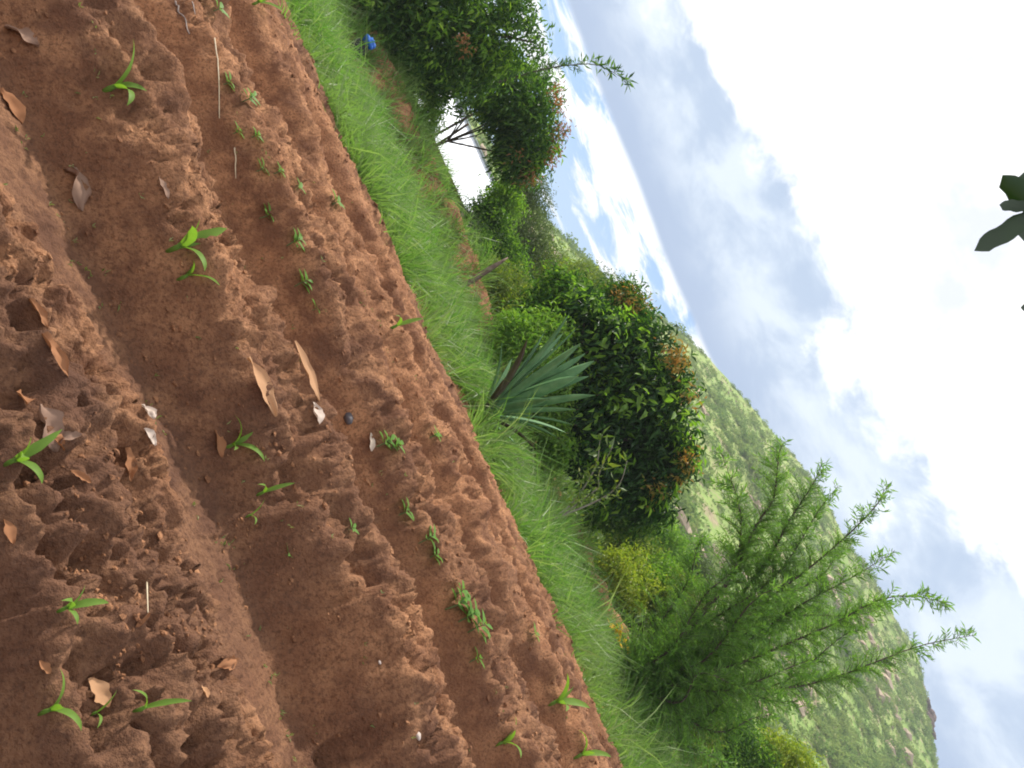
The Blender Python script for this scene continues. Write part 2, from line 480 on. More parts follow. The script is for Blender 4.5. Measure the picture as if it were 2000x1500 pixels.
def ground_h(x, y):
    x = np.asarray(x, float); y = np.asarray(y, float)
    z = -0.02 + 0.10 * (fbm(x * 0.35, y * 0.35, 81, 3) - 0.5)
    z = z - 1.5 * sstep(17, 29, y) * (1 - sstep(-4, 4, x)) - 1.2 * sstep(18, 60, y)
    d, amp = np.abs(y - (14.9 + 0.10 * np.maximum(-x, 0))), 0.32 + 0.30 * sstep(1, -4, x)
    z = z + amp * np.exp(-(d / 0.75) ** 2) * (0.7 + 0.6 * fbm(x * 0.8, y * 0.3, 86, 2))
    ridge = np.interp(x / HILL_TOP * FPX, RT[:, 0], (RT[:, 1] - HZ) * HILL_TOP / FPX + CAMH)
    u = np.clip((y - HILL_FOOT) / (HILL_TOP - HILL_FOOT), 0, 1)
    shape = 0.80 * u + 0.20 * u * u
    gul = (fbm(x * 0.02, y * 0.016, 95, 4) - 0.5)
    hill = np.maximum(ridge + 2, 0) * shape + gul * 11 * np.sin(PI * np.clip(u, 0, 1)) + (fbm(x * 0.12, y * 0.12, 97, 3) - 0.5) * 2.2 * sstep(0, 0.1, u)
    back = np.clip((y - HILL_TOP) / 260, 0, 1)
    hill = hill * (1 - sstep(0.05, 1, back))
    return z + np.where(y > HILL_FOOT, hill, 0.0)


# tilled soil of the field
rows = [np.linspace(-4, 0.7, 40, endpoint=False)]
y_, ys = 0.7, []
while y_ < 9.6:
    ys.append(y_); y_ += 0.0045 * y_ + 0.0008
rows = np.concatenate(rows + [np.array(ys)])
NC = 760
u = np.linspace(-1, 1, NC); u = np.sign(u) * (0.45 * np.abs(u) + 0.55 * np.abs(u) ** 2.2)
wd = 2.0 + 1.25 * np.maximum(rows, 0)
GX = u[None, :] * wd[:, None]; GY = np.repeat(rows[:, None], NC, 1)
GZ = soil_h(GX, GY)
nr = len(rows)
idx = np.arange(nr * NC).reshape(nr, NC)
quads = np.stack([idx[:-1, :-1], idx[:-1, 1:], idx[1:, 1:], idx[1:, :-1]], -1).reshape(-1, 4)
me = make_mesh('field_soil', np.stack([GX, GY, GZ], -1).reshape(-1, 3), quads, True)
dd, kk = furrow(GX, GY)
silt = (1 - sstep(0.10, 0.30, np.abs(dd))) * sstep(2.4, 3.4, GY) * (0.55 + 0.45 * fbm(GX * 1.1, GY * 1.1, 45, 3))
damp_shade = np.clip(sstep(0.38, 0.72, fbm(GX * 0.8 + 4, GY * 1.6, 47, 4)) + 0.8 * (1 - sstep(0.1, 0.42, np.abs(dd))), 0, 1) * (1 - sstep(2.2, 3.7, GY))  # moist soil, plus shade near the viewer put into the colour
damp_shade = np.maximum(damp_shade, 0.55 * sstep(0.52, 0.66, fbm(GX * 0.7 + 9, GY * 2.4, 49, 4)))
for nm, arr in (('silt', silt), ('damp_shade', damp_shade)):
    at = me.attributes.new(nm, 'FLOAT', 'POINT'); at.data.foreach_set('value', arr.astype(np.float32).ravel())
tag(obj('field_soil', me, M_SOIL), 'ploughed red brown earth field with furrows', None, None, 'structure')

# crumbs and clods lying on the tilled soil
ico_v = []
ph = (1 + 5 ** 0.5) / 2
ico_v = nrm(np.array([(-1, ph, 0), (1, ph, 0), (-1, -ph, 0), (1, -ph, 0), (0, -1, ph), (0, 1, ph), (0, -1, -ph), (0, 1, -ph), (ph, 0, -1), (ph, 0, 1), (-ph, 0, -1), (-ph, 0, 1)], float))
ico_f = np.array([(0, 11, 5), (0, 5, 1), (0, 1, 7), (0, 7, 10), (0, 10, 11), (1, 5, 9), (5, 11, 4), (11, 10, 2), (10, 7, 6), (7, 1, 8), (3, 9, 4), (3, 4, 2), (3, 2, 6), (3, 6, 8), (3, 8, 9), (4, 9, 5), (2, 4, 11), (6, 2, 10), (8, 6, 7), (9, 8, 1)])
NCL = 6500
cyy = 1.3 + 7.3 * rng.random(NCL * 3) ** 1.5
cxx = (rng.random(NCL * 3) - 0.5) * 2 * (0.7 + 0.75 * cyy)
dcl, _ = furrow(cxx, cyy)
keep = (np.abs(dcl) > 0.16) & (fbm(cxx * 2.1, cyy * 2.1, 77, 3) > 0.46)
cxx, cyy = cxx[keep][:NCL], cyy[keep][:NCL]
n = len(cxx)
sz = 0.002 + 0.008 * rng.random(n) ** 4 * (0.6 + 0.14 * cyy) + 0.0009 * cyy
czz = soil_h(cxx, cyy)
V = ico_v[None] * (0.55 + 0.9 * rng.random((n, 12, 1))) * sz[:, None, None] * np.array([1.25, 1.0, 0.7])[None, None]
V = V + np.stack([cxx, cyy, czz + sz * 0.02], -1)[:, None, :]
Fc = (np.arange(n) * 12)[:, None, None] + ico_f[None]
tag(obj('soil_clods', make_mesh('soil_clods', V.reshape(-1, 3), Fc.reshape(-1, 3), False), M_EARTH), 'loose crumbs of red soil over the ridges', None, None, 'stuff')

# ground beyond the field, one sheet out past the hill
m_gr, t = newmat('rough_ground')
co = t.new('ShaderNodeTexCoord'); v = co.outputs['Object']
s2 = t.new('ShaderNodeSeparateXYZ'); t.l.new(v, s2.inputs[0])
n1 = t.noise(v, 0.045, 6, 0.6); n2 = t.noise(v, 0.9, 6, 0.65); n3 = t.noise(v, 0.16, 5, 0.6)
far = t.mix(t.smooth(n1, 0.35, 0.65), (0.195, 0.300, 0.072, 1), (0.265, 0.335, 0.100, 1))
far = t.mix(t.smooth(n3, 0.55, 0.68), far, (0.36, 0.285, 0.18, 1))
n4 = t.noise(v, 0.55, 6, 0.75)
far = t.mix(t.smooth(n4, 0.50, 0.66, 0, 0.75), far, (0.36, 0.27, 0.18, 1))
far = t.mix(t.smooth(n2, 0.45, 0.7, 0, 0.6), far, (0.140, 0.195, 0.062, 1))
near = t.mix(t.smooth(n2, 0.40, 0.60), (0.235, 0.098, 0.052, 1), (0.105, 0.120, 0.040, 1))
gc = t.mix(t.smooth(s2.outputs[1], 16, 26), near, far)
p = t.new('ShaderNodeBsdfPrincipled'); t.l.new(gc, p.inputs['Base Color']); p.inputs['Roughness'].default_value = 0.95
p.inputs['Specular IOR Level'].default_value = 0.1
b = t.new('ShaderNodeBump'); b.inputs['Strength'].default_value = 0.6; b.inputs['Distance'].default_value = 0.08
t.l.new(t.noise(v, 6.0, 6, 0.7), b.inputs['Height']); t.l.new(b.outputs[0], p.inputs['Normal'])
o = t.new('ShaderNodeOutputMaterial'); t.l.new(p.outputs[0], o.inputs[0])
gy = np.concatenate([np.array([-400, -120, -40, -12, -4.5]), np.linspace(-4, 8.9, 8), np.arange(9.1, 20, 0.22), np.geomspace(20, 60, 40), np.linspace(62, 262, 110), np.geomspace(266, 900, 20)])
gu = np.linspace(-1, 1, 260)
gw = np.interp(gy, [-400, -4, 9, 20, 60, 262, 900], [500, 40, 24, 34, 95, 300, 1100])
TX = gu[None] * gw[:, None]; TY = np.repeat(gy[:, None], len(gu), 1)
TZ = ground_h(TX, TY)
hid = (TY < 9.3) & (np.abs(TX) < 2.0 + 1.25 * np.maximum(TY, 0) + 1.0)
TZ = np.where(hid, -0.45, TZ)
idx = np.arange(TX.size).reshape(TX.shape)
quads = np.stack([idx[:-1, :-1], idx[:-1, 1:], idx[1:, 1:], idx[1:, :-1]], -1).reshape(-1, 4)
tag(obj('ground', make_mesh('ground', np.stack([TX, TY, TZ], -1).reshape(-1, 3), quads, True), m_gr), 'ground rising to a green hill on the right', None, None, 'structure')

# bare earth bank behind the grass
bx = np.linspace(-15, 10, 420); bv = np.linspace(-1.3, 1.1, 44)
BX = np.repeat(bx[None], len(bv), 0)
BY = 14.9 + 0.10 * np.maximum(-BX, 0) + bv[:, None]
BZ = ground_h(BX, BY) + 0.05 * np.exp(-(bv[:, None] / 0.8) ** 2) * 2 - 0.05 + (fbm(BX * 2.2, BY * 2.2, 99, 4, 0.65) - 0.5) * 0.34
idx = np.arange(BX.size).reshape(BX.shape)
quads = np.stack([idx[:-1, :-1], idx[:-1, 1:], idx[1:, 1:], idx[1:, :-1]], -1).reshape(-1, 4)
tag(obj('earth_bank', make_mesh('earth_bank', np.stack([BX, BY, BZ], -1).reshape(-1, 3), quads, True), M_EARTH), 'low bare earth bank behind the grass strip', None, None, 'structure')

# ------------------------------------------------------------------ grass strip
NT_, BPT = 9500, 15
tyv = EDGE - 0.45 + 8.6 * rng.random(NT_) ** 1.2
txv = (rng.random(NT_) - 0.5) * 2 * (2.0 + 0.78 * tyv)
edge_w = (fbm(txv * 1.5, txv * 0 + 3, 12, 4, 0.7) - 0.5) * 1.15
dens = fbm(txv * 0.9, tyv * 0.9, 14, 4, 0.6)
bw = 0.35 * np.exp(-((txv + 1.7) / 0.45) ** 4) + 0.6 * np.exp(-((txv - 4.4) / 1.5) ** 4) + 0.25 * np.exp(-((txv + 6.6) / 0.6) ** 4)
back_thin = np.clip(sstep(13.4, 14.6, tyv - 0.10 * np.maximum(-txv, 0)) * (0.25 + 2.2 * bw), 0, 2.4)
bxy = at_y(697, 98, 13.9)
keep = ((tyv > EDGE + edge_w - 0.05) | (rng.random(NT_) < 0.16)) & (dens + 0.25 * rng.random(NT_) > 0.44 + 0.28 * back_thin)
keep &= ~((np.abs(txv - bxy[0]) < 0.3) & (tyv > 12.7) & (tyv < 14.3))
txv, tyv = txv[keep], tyv[keep]; m_ = len(txv)
th = (0.24 + 0.50 * rng.random(m_) ** 1.8) * (0.55 + 0.9 * fbm(txv * 1.4, tyv * 1.4, 15, 3)) * (0.7 + 0.3 * sstep(EDGE, EDGE + 0.9, tyv))
tl_ = rng.normal(size=(m_, 2)) * 0.22
n = m_ * BPT
an_ = rng.random(n) * 2 * PI; rd_ = rng.random(n) ** 0.6
gxv = np.repeat(txv, BPT) + np.cos(an_) * rd_ * 0.10; gyv = np.repeat(tyv, BPT) + np.sin(an_) * rd_ * 0.10
hgt = np.repeat(th, BPT) * (0.55 + 0.6 * rng.random(n)) * np.where(rng.random(n) < 0.04, 1.7, 1.0)
g0 = np.stack([gxv, gyv, np.maximum(ground_h(gxv, gyv), np.where(gyv < 9.6, soil_h(gxv, gyv), -9)) - 0.02], -1)
out_ = np.stack([np.cos(an_) * rd_, np.sin(an_) * rd_, np.zeros(n)], -1)
tlt = np.concatenate([np.repeat(tl_, BPT, 0), np.zeros((n, 1))], 1)
lean = nrm(out_ * 0.55 + tlt + rng.normal(size=(n, 3)) * 0.16 + np.array([0.06, -0.08, 1.0]))
fall = out_ * 0.35 + tlt * 0.5 + rng.normal(size=(n, 3)) * np.array([0.2, 0.2, 0.06])
sd_ = nrm(np.cross(lean, nrm(rng.normal(size=(n, 3)))))
wdt = (0.0035 + 0.0045 * rng.random(n))[:, None] * (0.85 + 0.035 * gyv[:, None])
h1 = hgt[:, None]
m1 = g0 + lean * h1 * 0.55 + fall * h1 * 0.3
tip = g0 + lean * h1 * 0.90 + fall * h1 * 1.15
V = np.stack([g0 - sd_ * wdt, g0 + sd_ * wdt, m1 + sd_ * wdt * 0.85, m1 - sd_ * wdt * 0.85, tip], 1).reshape(-1, 3)
bi = (np.arange(n) * 5)[:, None]
tag(obj('grass', make_mesh('grass', V, [bi + np.array([[0, 1, 2, 3]]), bi + np.array([[3, 2, 4]])], False), M_GRASS), 'tall green grass along the far edge of the field', None, None, 'stuff')


# ------------------------------------------------------------------ foliage builders
def crown_leaves(lobes, nclus, nleaf, ll, lw, shell=0.55, droop=0.5, rich=False, spread=0.16, squash=0.9, gap=0.0, gscale=2.0):
    """lobes: list of (centre, radius). Returns leaf position, axis, normal, length arrays"""
    vol = np.array([r ** 2.2 for _, r in lobes]); pick = rng.choice(len(lobes), nclus, p=vol / vol.sum())
    c = np.array([l[0] for l in lobes])[pick]; r = np.array([l[1] for l in lobes])[pick]
    dirv = rand_unit(nclus)
    rad = r * (shell + (1.06 - shell) * rng.random(nclus) ** 0.7)
    cl = c + dirv * rad[:, None] * np.array([1, 1, squash])
    if gap > 0:
        k = vn(cl[:, 0] * gscale + cl[:, 1] * 1.3, cl[:, 2] * gscale, 33) > gap
        cl, dirv = cl[k], dirv[k]
    m = len(cl)
    out = np.repeat(dirv, nleaf, 0)
    pos = np.repeat(cl, nleaf, 0) + rng.normal(size=(m * nleaf, 3)) * spread
    ax = nrm(out * 0.7 + rand_unit(m * nleaf) * 0.9 + np.array([0, 0, -droop]))
    nm = nrm(out * 0.6 + rand_unit(m * nleaf) * 0.7 + np.array([0, 0, 0.8]))
    L = ll * (0.65 + 0.7 * rng.random(m * nleaf))
    return pos, ax, nm, L, lw / ll * L


def lobes_px(lst, dr=0.0):
    out = []
    for (px, py, yy, rp) in lst:
        out.append((at_y(px, py, yy), px2m(rp, yy)))
    return out


def limbs_for(base, lobes, r0, nl=5):
    """trunk and limbs that reach into the lobes"""
    lst = []
    top = np.mean([l[0] for l in lobes], 0)
    fork = base * 0.55 + top * 0.45; fork[:2] = base[:2] * 0.7 + top[:2] * 0.3
    tr = curve_pts([base - np.array([0, 0, 0.15]), base * 0.6 + fork * 0.4 + rng.normal(size=3) * 0.05, fork], 7)
    trunk = (tr, np.linspace(r0, r0 * 0.65, 7), 8)
    order = rng.permutation(len(lobes))[:nl]
    for i in order:
        c, r = lobes[i]
        mid = fork * 0.5 + c * 0.5 + rng.normal(size=3) * 0.15 * r
        e = c + rand_unit(1)[0] * r * 0.3
        lst.append((curve_pts([fork - np.array([0, 0, 0.05]), mid, e], 7), np.linspace(r0 * 0.55, r0 * 0.12, 7), 6))
    return trunk, lst


def tree(name, label, cat, lobes, base, mat, nclus, nleaf, ll, lw, r0, group=None, bark=None, flush=None, nl=5, rich=False, outer=None, **kw):
    base = np.array(base, float)
    root = empty(name, base, label, cat, group)
    trunk, limbs = limbs_for(base, lobes, r0, nl)
    tm = tubes_mesh('trunk', [trunk]); tm.transform(Matrix.Translation(-Vector(base)))
    obj('trunk', tm, bark or M_BARK, root)
    for lb in limbs:
        bm_ = tubes_mesh('branch', [lb]); bm_.transform(Matrix.Translation(-Vector(base)))
        obj('branch', bm_, bark or M_BARK, root)
    pos, ax, nm, L, wd_ = crown_leaves(lobes, nclus, nleaf, ll, lw, **kw)
    # leaves stay above the ground
    ok = pos[:, 2] > ground_h(pos[:, 0], pos[:, 1]) + 0.03
    v, f = leaf_verts(pos[ok], ax[ok], nm[ok], L[ok], wd_[ok], rich=rich)
    cm = make_mesh('crown', v - base, f); co_ = obj('crown', cm, mat, root); co_['kind'] = 'stuff'
    if outer:
        om, oc = outer  # mostly a lighter leaf colour that paints sunlight onto the crown's outside
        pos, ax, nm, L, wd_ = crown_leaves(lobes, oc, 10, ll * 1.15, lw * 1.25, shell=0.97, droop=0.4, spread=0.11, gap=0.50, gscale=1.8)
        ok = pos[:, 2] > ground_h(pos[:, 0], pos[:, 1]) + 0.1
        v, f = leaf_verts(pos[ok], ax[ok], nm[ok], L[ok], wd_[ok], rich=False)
        oo = obj('outer_foliage', make_mesh('outer_foliage', v - base, f), om, root); oo['kind'] = 'stuff'; oo['label'] = 'outer leaf sprays with a sunlit look in their leaf colour'
    if flush:
        flist, fm = flush
        fl = lobes_px(flist)
        pos, ax, nm, L, wd_ = crown_leaves(fl, 7 * len(fl), 8, ll * 0.7, lw * 0.7, shell=0.3, droop=0.1, spread=0.10)
        v, f = leaf_verts(pos, ax, nm, L, wd_, rich=False)
        fo = obj('young_foliage', make_mesh('young_foliage', v - base, f), fm, root); fo['kind'] = 'stuff'
        fo['label'] = 'tufts of orange brown young leaves'
    return root


def gbase(px, py, yy):
    p = at_y(px, py, yy)
    return np.array([p[0], yy, float(ground_h(p[0], yy))])


# ------------------------------------------------------------------ hill vegetation
NH = 44000
hx = (rng.random(NH * 2) - 0.5); hyv = HILL_FOOT - 6 + (HILL_TOP + 6 - HILL_FOOT) * rng.random(NH * 2) ** 1.25
hx = hx * 2 * (hyv * 0.85 + 8) + hyv * 0.12
cov = fbm(hx * 0.045, hyv * 0.045, 66, 4)
keep = cov + 0.42 * rng.random(NH * 2) > 0.54
hx, hyv, cov = hx[keep][:NH], hyv[keep][:NH], cov[keep][:NH]
n = len(hx)
hr = (0.28 + 1.15 * rng.random(n) ** 4) * (0.6 + 0.0026 * hyv)
hr = np.where(rng.random(n) < 0.025, hr * 0 + 1.2 + 2.4 * rng.random(n) ** 2, hr)
hr *= 0.65 + 0.8 * fbm(hx * 0.03 + 8, hyv * 0.03, 61, 3)
VV, FF, off_ = [], [], 0
for sel, K, lf_ in ((hr < 0.75, 9, 0.85), ((hr >= 0.75) & (hr < 1.3), 26, 0.50), (hr >= 1.3, 90, 0.30)):
    n = int(sel.sum())
    dirv = rand_unit(n * K); dirv[:, 2] = np.abs(dirv[:, 2])
    cen = np.repeat(np.stack([hx[sel], hyv[sel], ground_h(hx[sel], hyv[sel])], -1), K, 0); rr = np.repeat(hr[sel], K)[:, None]
    pos = cen + dirv * rr * np.array([1.15, 1.15, 0.8]) * (0.4 + 0.6 * rng.random((n * K, 1)))
    ax = nrm(rand_unit(n * K) + dirv * 0.2); nm = nrm(dirv + rand_unit(n * K) * 0.6 + np.array([0, 0, 0.4]))
    v, f = leaf_verts(pos - ax * rr * lf_ * 0.4, ax, nm, (rr * lf_)[:, 0], (rr * lf_ * 0.6)[:, 0], rich=False)
    VV.append(v); FF.append(f + off_); off_ += len(v)
v, f = np.vstack(VV), np.vstack(FF)
hb = make_mesh('hill_bushes', v, f)
m_hb, t = newmat('hill_bush_leaf')
g = t.new('ShaderNodeNewGeometry'); co = t.new('ShaderNodeTexCoord')
nz = t.noise(co.outputs['Object'], 0.22, 4, 0.7)
c = t.mix(g.outputs['Random Per Island'], (0.085, 0.170, 0.038, 1), (0.195, 0.305, 0.078, 1))
c = t.mix(t.smooth(nz, 0.40, 0.62), c, (0.255, 0.330, 0.090, 1))
df = t.new('ShaderNodeBsdfDiffuse'); t.l.new(c, df.inputs[0])
tr = t.new('ShaderNodeBsdfTranslucent'); t.l.new(c, tr.inputs[0])
mx = t.new('ShaderNodeMixShader'); mx.inputs[0].default_value = 0.45; t.l.new(df.outputs[0], mx.inputs[1]); t.l.new(tr.outputs[0], mx.inputs[2])
o = t.new('ShaderNodeOutputMaterial'); t.l.new(mx.outputs[0], o.inputs[0])
tag(obj('hill_bushes', hb, m_hb), 'green bushes scattered thickly over the hillside', None, None, 'stuff')
# rocks showing on the hillside
NR = 600
ry = HILL_FOOT + 20 + (HILL_TOP - HILL_FOOT - 22) * rng.random(NR * 4); rx = (rng.random(NR * 4) - 0.5) * 2 * ry * 0.8 + ry * 0.12
k = fbm(rx * 0.03 + 3, ry * 0.03, 68, 3) > 0.54
rx, ry = rx[k][:NR], ry[k][:NR]; n = len(rx)
rs = (0.3 + 1.5 * rng.random(n) ** 3)
V = ico_v[None] * (0.7 + 0.6 * rng.random((n, 12, 1))) * rs[:, None, None] * np.array([1.5, 1.0, 0.75])
V = V + np.stack([rx, ry, ground_h(rx, ry) + rs * 0.25], -1)[:, None]
tag(obj('hill_rocks', make_mesh('hill_rocks', V.reshape(-1, 3), ((np.arange(n) * 12)[:, None, None] + ico_f[None]).reshape(-1, 3)), M_ROCK), 'tan rocks and bare scars showing through the hillside bushes', None, None, 'stuff')
# dark crag near the right end of the ridge
pc = at_y(1772, 1412, 240); pc[2] = max(pc[2], float(ground_h(pc[0], pc[1])) + 1.8)
M_CRAG = plainmat('crag_rock', (0.075, 0.048, 0.045), (0.18, 0.115, 0.095), 0.5, 0.9, 0.8, bdist=0.4)
V, F = [], []
for k, (ox, oy, sx_, sz_) in enumerate([(0, 0, 3.4, 2.0), (3.8, 1, 2.6, 1.6), (-3.4, 1, 2.4, 1.2), (1.5, -2, 2.0, 1.2), (6.3, 0, 1.7, 1.0), (-1.0, -2.5, 1.5, 0.9)]):
    n1, n2 = 9, 6
    th_, ph_ = np.meshgrid(np.linspace(0, 2 * PI, n1, endpoint=False), np.linspace(-0.5, PI / 2, n2))
    jt = 0.75 + 0.5 * rng.random(th_.shape)
    gx_, gy_ = pc[0] + ox, pc[1] + oy
    g_ = float(ground_h(gx_, gy_))
    vv = np.stack([gx_ + sx_ * jt * np.cos(ph_) * np.cos(th_), gy_ + sx_ * 0.8 * jt * np.cos(ph_) * np.sin(th_), g_ + 0.9 + sz_ * jt * np.sin(ph_)], -1).reshape(-1, 3)
    o_ = sum(len(q_) for q_ in V)
    for i in range(n2 - 1):
        for j in range(n1):
            F.append((o_ + i * n1 + j, o_ + i * n1 + (j + 1) % n1, o_ + (i + 1) * n1 + (j + 1) % n1, o_ + (i + 1) * n1 + j))
    V.append(vv)
tag(obj('rock_outcrop', make_mesh('rock_outcrop', np.vstack(V), np.array(F)), M_CRAG), 'dark purple brown crag near the right end of the hill crest', 'rock')

# ------------------------------------------------------------------ house with a zinc roof behind the trees
HY = 27.0
hl = at_y(870, 158, HY); hrp = at_y(935, 425, HY)
x0, x1 = hl[0] - 0.2, hrp[0] + 0.1
zE, zR = at_y(870, 320, HY)[2], at_y(945, 310, HY + 1.9)[2]
zg = float(ground_h((x0 + x1) / 2, HY + 1))
house = empty('house', ((x0 + x1) / 2, HY, zg), 'mud walled house with a bright zinc roof half hidden behind the trees at left', 'house')
hw = (x1 - x0) / 2


def box(a, b):
    x, y, z = a; X_, Y_, Z_ = b
    v = [(x, y, z), (X_, y, z), (X_, Y_, z), (x, Y_, z), (x, y, Z_), (X_, y, Z_), (X_, Y_, Z_), (x, Y_, Z_)]
    f = [(0, 3, 2, 1), (4, 5, 6, 7), (0, 1, 5, 4), (1, 2, 6, 5), (2, 3, 7, 6), (3, 0, 4, 7)]
    return np.array(v, float), np.array(f)


zt = zE - zg
for a, b_ in (((-hw + .3, .35, -0.3), (hw - .3, .53, zt + .1)), ((-hw + .3, 3.3, -0.3), (hw - .3, 3.48, zt + .1)),
              ((-hw + .3, .532, -0.3), (-hw + .48, 3.298, zt + .3)), ((hw - .48, .532, -0.3), (hw - .3, 3.298, zt + .3))):
    v, f = box(a, b_); obj('wall', make_mesh('wall', v, f), M_MUD, house)
v, f = box((-0.45, .325, -0.05), (0.45, .348, zt - .15)); obj('door', make_mesh('door', v, f), M_WOOD, house)
NS = 8; sw = 2 * hw / NS
cu = np.linspace(0, 1, 41); cwv = 0.010 * np.sin(cu * 2 * PI * 8)
for side_ in (0, 1):
    shared = None
    for i in range(NS):
        if shared is None:
            ya, yb = (0.0, 1.92) if side_ == 0 else (3.84, 1.92)
            yy = np.array([ya, (ya + yb) / 2, yb]); zz = np.array([zE - zg, (zE + zR) / 2 - zg, zR - zg])
            V = np.stack([np.repeat((cu * sw * 1.04)[None], 3, 0), np.repeat(yy[:, None], 41, 1), zz[:, None] + cwv[None]], -1)
            idx = np.arange(3 * 41).reshape(3, 41)
            q = np.stack([idx[:-1, :-1], idx[:-1, 1:], idx[1:, 1:], idx[1:, :-1]], -1).reshape(-1, 4)
            shared = make_mesh('roof_sheet', V.reshape(-1, 3), q, True)
        obj('roof_sheet', shared, M_ZINC, house, (-hw + i * sw, 0, 0.006 * (i % 2)))
v, f = box((-hw, 1.82, zR - zg + 0.02), (hw, 2.02, zR - zg + 0.05)); obj('ridge_cap', make_mesh('ridge_cap', v, f), M_ZINC, house)

# undergrowth between the bank and the hill foot
NU = 3400
uy = 16.6 + 62 * rng.random(NU * 2) ** 1.5; ux = (rng.random(NU * 2) - 0.5) * 2 * (3 + 0.80 * uy)
kp = ~((np.abs(uy - 27.0) < 4.6) & (ux > x0 - 0.5) & (ux < x1 + 0.5))
kp &= ~((ux / uy > -0.37) & (ux / uy < -0.25) & (uy < 34))
ux, uy = ux[kp][:NU], uy[kp][:NU]; n = len(ux)
ur = (0.25 + 0.5 * rng.random(n) ** 1.5) * (0.55 + 0.022 * uy)
K = 44
dirv = rand_unit(n * K); dirv[:, 2] = np.abs(dirv[:, 2]) * 1.1
cen = np.repeat(np.stack([ux, uy, ground_h(ux, uy)], -1), K, 0); rr = np.repeat(ur, K)[:, None]
pos = cen + dirv * rr * (0.35 + 0.65 * rng.random((n * K, 1)))
ax = nrm(rand_unit(n * K) + dirv * 0.4); nm = nrm(dirv + rand_unit(n * K) * 0.7 + np.array([0, 0, 0.5]))
v, f = leaf_verts(pos, ax, nm, (rr * 0.36)[:, 0], (rr * 0.15)[:, 0], rich=False)
M_UNDER = leafmat('undergrowth_leaf', [(0.050, 0.095, 0.026), (0.080, 0.145, 0.036), (0.130, 0.200, 0.050), (0.170, 0.210, 0.070)], 0.35, 0.5)
tag(obj('undergrowth', make_mesh('undergrowth', v, f), M_UNDER), 'tangled green undergrowth between the earth bank and the hill', None, None, 'stuff')

# broad weeds mixed into the back of the grass
NU = 420
uy = 11.5 + 5.2 * rng.random(NU) ** 0.6; ux = (rng.random(NU) - 0.5) * 2 * (2.0 + 0.75 * uy)
kp = (np.exp(-((ux + 1.7) / 0.6) ** 4) + np.exp(-((ux - 4.4) / 1.3) ** 4) * (uy > 13.3) < 0.5) & (fbm(ux * 0.8, uy * 0.8, 23, 3) > 0.44) & (np.hypot(ux - bxy[0], uy - 13.5) > 0.8)
ux, uy = ux[kp], uy[kp]; n = len(ux)
ur = 0.12 + 0.22 * rng.random(n) ** 1.5
K = 60
dirv = rand_unit(n * K); dirv[:, 2] = np.abs(dirv[:, 2]) * 1.4
cen = np.repeat(np.stack([ux, uy, ground_h(ux, uy) + 0.04], -1), K, 0); rr = np.repeat(ur, K)[:, None]
pos = cen + dirv * rr * (0.25 + 0.75 * rng.random((n * K, 1)))
ax = nrm(rand_unit(n * K) + dirv * 0.5); nm = nrm(dirv + rand_unit(n * K) * 0.7 + np.array([0, 0, 0.5]))
v, f = leaf_verts(pos, ax, nm, 0.05 + 0.05 * rng.random(n * K), 0.024, rich=False)
tag(obj('ground_weeds', make_mesh('ground_weeds', v, f), M_UNDER), 'broad leaved weeds tangled in the back of the grass', None, None, 'stuff')

# ------------------------------------------------------------------ trees and bushes
tree('mango_tree', 'large dark green tree at far left over the blue bundle', 'tree',
     lobes_px([(745, 20, 15.6, 62), (790, 70, 15.8, 55), (830, -10, 16, 95), (860, 70, 16, 75), (930, 40, 16.4, 85), (985, 75, 16.6, 62), (915, 130, 16.6, 52), (1010, 25, 16.4, 40), (880, -120, 16.4, 120), (760, -70, 15.8, 80), (1040, 85, 16.5, 28), (960, 120, 16.8, 50)]),
     gbase(770, 30, 16.2), M_DARKTREE, 1500, 14, 0.15, 0.05, 0.16, nl=8, outer=(M_MANGO_LIT, 420), spread=0.14, shell=0.45, gap=0.22, flush=([(915, 85, 15.3, 14)], M_FLUSH))
tree('mango_tree', 'rounded mango tree in front of the zinc roof with orange brown new leaves on top', 'tree',
     lobes_px([(1000, 195, 19.5, 72), (1035, 260, 19.5, 58), (988, 248, 19.8, 38), (1050, 185, 20, 44), (955, 160, 20, 50), (1010, 310, 19.4, 42), (1040, 310, 19.6, 34), (988, 326, 19.8, 22), (905, 205, 19.6, 16)]),
     gbase(852, 275, 19.8), M_MANGO, 900, 14, 0.17, 0.05, 0.05, nl=7, outer=(M_MANGO_LIT, 110), spread=0.14, shell=0.5,
     flush=([(1085, 180, 19.2, 12), (1085, 205, 19.2, 14), (1095, 250, 19.2, 13), (1090, 280, 19.2, 14), (1075, 305, 19.2, 12), (1012, 293, 18.6, 12), (1040, 345, 19.2, 10), (1025, 352, 19.2, 9)], M_FLUSH))
for i, (a, b_, lab) in enumerate([((853, 262), (900, 236), 'thin pale pole leaning before the zinc roof, upper of the two'), ((850, 284), (893, 256), 'thin dark pole leaning before the zinc roof, lower of the two')]):
    A = at_y(a[0], a[1], 20.5); B = at_y(b_[0], b_[1], 20.6); g = np.array([A[0] + (A[0] - B[0]) * 0.3, 20.5, ground_h(A[0], 20.5) - 0.05])
    pm = tubes_mesh('wooden_pole', [(curve_pts([g - g, A - g, B - g + (B - A) * 0.5], 8), 0.035, 6)])
    tag(obj('wooden_pole', pm, M_WOOD, None, g), lab, 'pole', 'poles before the house')

